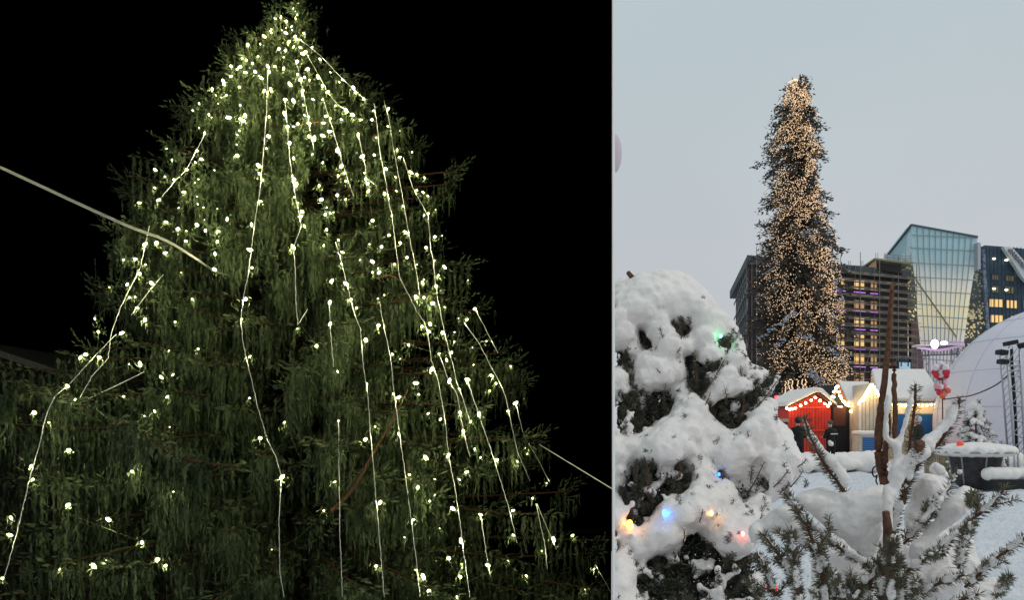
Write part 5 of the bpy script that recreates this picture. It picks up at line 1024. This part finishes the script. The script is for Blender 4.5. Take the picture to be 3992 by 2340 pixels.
BR = [([(612,752),(540,650),(470,560),(415,460),(365,350),(325,225)],3.15,.012,.006,520),
      ([(1010,820),(1035,600),(1050,400),(1070,250),(1085,120),(1090,0)],3.3,.013,.008,420),
      ([(960,880),(1050,640),(1150,500),(1250,400),(1330,270),(1375,170),(1392,95)],3.25,.014,.008,430),
      ([(935,1150),(940,1000),(985,820),(1040,660),(1090,500),(1120,405)],3.05,.014,.008,640),
      ([(1010,1090),(1060,1040),(1180,920),(1260,800),(1320,700),(1375,600)],3.15,.010,.006,560),
      ([(1000,1300),(1100,1240),(1220,1150),(1320,1070),(1450,950),(1560,860),(1640,790),(1705,705)],2.95,.011,.006,620),
      ([(1430,1390),(1540,1290),(1650,1190),(1760,1110),(1860,1040)],2.9,.010,.007,640),
      ([(1385,1260),(1410,1130),(1440,1030),(1475,950)],2.85,.009,.006,640),
      ([(780,1260),(700,1200),(600,1150),(500,1060),(400,985),(300,890),(240,800),(185,745)],2.95,.011,.006,640),
      ([(330,1600),(260,1380),(200,1240),(120,1130),(45,1030)],2.9,.011,.007,640),
      ([(300,1600),(280,1380),(250,1150),(232,1010)],2.85,.012,.007,900),
      ([(480,1650),(450,1350),(400,1140),(340,960),(290,870)],2.9,.012,.008,900),
      ([(920,1600),(925,1400),(930,1200),(935,1060)],2.8,.013,.008,1000),
      ([(860,1600),(850,1420),(870,1250),(880,1150)],2.9,.012,.008,900),
      ([(980,1650),(990,1450),(985,1300),(970,1180)],2.9,.012,.008,900),
      ([(560,1650),(530,1450),(480,1280),(430,1120)],3.0,.012,.008,900),
      ([(700,1650),(740,1500),(790,1330),(830,1200)],3.0,.012,.008,800),
      ([(150,1600),(120,1420),(60,1260),(10,1180)],2.95,.012,.008,760),
      ([(1640,1463),(1690,1380),(1730,1320)],3.0,.008,.005,600),
      ([(1290,1130),(1240,1160),(1180,1180)],2.9,.008,.005,500),
      ([(1490,830),(1475,790),(1485,750)],2.95,.006,.004,900),
      ([(1000,1520),(1150,1420),(1290,1350),(1420,1310)],2.9,.011,.007,640),([(1050,1700),(1240,1560),(1400,1480),(1520,1440)],2.9,.011,.007,640),
      ([(650,1700),(610,1500),(560,1380),(520,1290)],2.95,.012,.007,800),([(80,1700),(40,1480),(-60,1330)],3.0,.012,.007,760),
      ([(1080,1020),(1160,900),(1205,800)],3.1,.009,.005,600),([(830,1260),(760,1330),(700,1420),(660,1500)],2.95,.011,.007,800),
      ([(1120,1650),(1110,1480),(1090,1340)],2.9,.011,.007,800),([(740,1650),(690,1440),(640,1300)],3.05,.011,.006,700)]
for pts, d, r0, r1, pm_ in BR:
    P3 = [Ll(x,y,d+.25*(1-i/(len(pts)-1))) for i,(x,y) in enumerate(pts)]
    branch(ff, P3, r0*.6, r1*.65, .036, pm_*1.5, wd=.0014, under=.1, fwd=.7)
    if pts[0][1] > 900:
        sm_ = smooth_path(P3, 5); kb = MB(); Qs = []
        for i in range(random.randint(1,2)):
            a = sm_[random.randint(1, int(len(sm_)*.75))]; b_ = (sm_[-1]-sm_[0]).normalized(); sgn = 1 if i%2 else -1
            dv = (b_*.75+Vector((sgn*.62*abs(b_.z)+sgn*.1, -.25, -sgn*.5*b_.x)))*random.uniform(.05,.12); kb.tube([a, a+dv*.5, a+dv+Vector((0,0,.006))], .003, 5, .0018)
            Qs.append(needle_quads([a, a+dv*.5, a+dv+Vector((0,0,.006))], .028, pm_*1.1, .75, .0013, .1))
        quads('needles', np.concatenate(Qs), M['needle'], kb.build('twigs', M['bark2'], ff, True))
branch(ff, [Ll(898,1020,2.95), Ll(890,870,2.93)], .016, .013, per_m=0, lab='short thick cut stub, reddish brown')
branch(ff, [Ll(1110,440,3.0), Ll(1118,405,2.98)], .017, .018, per_m=0, lab='knobbly cut branch end')
SA = [[(320,225,14),(350,300,20),(385,380,24),(430,440,28),(490,510,38),(555,580,42),(598,650,34),(622,712,12)],[(500,395,18),(520,430,16)],
      [(1378,118,20),(1345,180,30),(1300,270,34),(1235,330,46),(1180,390,52),(1150,450,50),(1110,500,40),(1060,560,30)],
      [(1062,70,9),(1045,150,20),(1030,230,20),(1008,310,16),(980,390,18),(958,480,24),(948,570,28),(930,660,32)],
      [(905,70,20),(900,140,24),(890,230,24),(885,310,22),(890,380,20),(965,420,30),(972,480,30),(958,560,24)],
      [(1075,440,22),(1030,520,26),(992,620,28),(960,720,30),(925,790,26)],[(1388,592,20),(1400,605,14)],
      [(1800,1085,14),(1700,1145,22),(1610,1200,26),(1530,1260,28),(1460,1320,26)],[(1690,745,7),(1620,805,14),(1530,880,18),(1440,935,20),(1340,1010,24)],[(1365,640,8),(1300,720,14),(1230,830,18),(1130,930,22)],
      [(930,1080,18),(935,1030,20)],[(895,705,30),(905,800,40),(898,900,36),(905,1000,30)],[(45,1035,8),(120,1130,12),(190,1240,14)],[(290,880,10),(350,980,14),(410,1130,14)],[(640,1180,14),(520,1085,16),(400,985,14)],[(235,1020,8),(250,1150,12),(280,1330,14)],[(1230,560,26),(1260,600,30)]]
sbl = []
for s in SA:
    for (x0,y0,r0),(x1,y1,r1) in zip(s, s[1:]):
        n = max(2, int(math.hypot(x1-x0,y1-y0)/7))
        for i in range(n):
            t = i/n; rr = (r0+(r1-r0)*t)*rng.uniform(.8,1.12); dd = 3.28 if x0 < 700 or y0 < 420 else 3.12; v = Ll(x0+(x1-x0)*t+rng.normal()*2, y0+(y1-y0)*t+rng.normal()*2, dd+rng.normal()*.006); sbl.append((v.x,v.y,v.z,rr*.5688*m_px(dd)))
for pts_, d_, *_ in BR:                        # broken loads of snow riding on the sprays
    if pts_[0][1] < 900: continue
    k_ = len(pts_)-1; ph = rng.uniform(0, 6)
    for u in np.arange(.10, .93, .012):
        if math.sin(u*17+ph)+.6*math.sin(u*41+ph*2) < -.25: continue
        i = min(int(u*k_), k_-1); f_ = u*k_-i; (x0,y0),(x1,y1) = pts_[i], pts_[i+1]; dd = d_+.25*(1-u)-.008
        v = Ll(x0+(x1-x0)*f_+rng.normal()*3, y0+(y1-y0)*f_-13+rng.normal()*3, dd); sbl.append((v.x,v.y,v.z,rng.uniform(20,34)*(1.1-.45*u)*.5688*m_px(dd)))
PADS = [([(380,1010),(700,950),(1000,1000),(1100,950),(1300,900),(1480,1050),(1540,1250),(1560,1650),(360,1650)],3.95,110,620),
        ([(235,765),(330,738),(430,703),(560,742),(700,718),(880,682),(928,790),(875,900),(850,1010),(800,1180),(740,1215),(690,1170),(600,1070),(500,1010),(430,930),(330,870)],3.3,110,900),
        ([(60,900),(150,830),(230,800),(290,900),(360,1010),(400,1180),(300,1100),(200,1010),(60,1020),(-40,1120),(-60,980)],3.2,70,420),
        ([(1060,780),(1080,660),(1150,600),(1240,610),(1325,680),(1300,780),(1200,900),(1100,1000),(1020,1030),(1000,900)],3.55,80,420),
        ([(1060,1100),(1180,980),(1260,860),(1350,740),(1430,688),(1515,722),(1520,775),(1450,835),(1400,925),(1260,1020),(1180,1150),(1080,1230),(1030,1185)],3.25,70,620),
        ([(480,1140),(620,1130),(740,1210),(790,1300),(780,1440),(640,1500),(560,1380),(500,1260)],3.6,60,300),
        ([(950,1300),(1100,1290),(1250,1225),(1370,1235),(1450,1320),(1400,1420),(1300,1480),(1250,1650),(900,1650),(950,1420)],3.3,90,620),
        ([(1440,1390),(1560,1330),(1680,1300),(1700,1380),(1640,1480),(1600,1650),(1300,1650),(1340,1480)],3.5,70,300),
        ([(600,1440),(680,1400),(760,1460),(800,1650),(560,1650)],3.3,50,160),
        ([(-250,1280),(-100,1200),(20,1250),(120,1360),(100,1650),(-260,1650)],3.75,60,0),
        ([(1180,560),(1230,530),(1290,580),(1330,640),(1290,660),(1200,620)],3.6,40,120)]
for poly, d, rm, n in PADS:
    if n: sbl += fill_balls(px('L',poly), [], n*3, rm*.5688, lambda x,y,e,d=d: d+.05*math.exp(-e/25.)+.04*math.sin(x*.02)*math.sin(y*.017), 4, .35)
snow_mesh('snow', sbl, .0085, M['snow'], ff, .026, .07, smooth=2, sub=1)
k = MB(); k.tube(smooth_path([Ii(1128,1040,3.36),Ii(1085,1060,3.34),Ii(1075,1110,3.34),Ii(1095,1145,3.35),Ii(1118,1130,3.36),Ii(1108,1180,3.36),Ii(1122,1215,3.37)]), .0032, 5); k.build('tie', M['blackp'], ff, True)
fr_ = MB(); fr_.ball(atc('K',1235,1385,4.6), .022, (1.5,1,.9), 2); fr_.ball(atc('K',1275,1410,4.58), .008, (1,1,1), 1)
tag(fr_.build('fairy_lamp', mat('lamp_red_big', (.9,.05,.04), .25, emis=(1,.06,.04), est=2.5), None, True), 'red oval lamp low between the two firs', 'fairy lamp', 'coloured fairy lamps in the snowy fir')
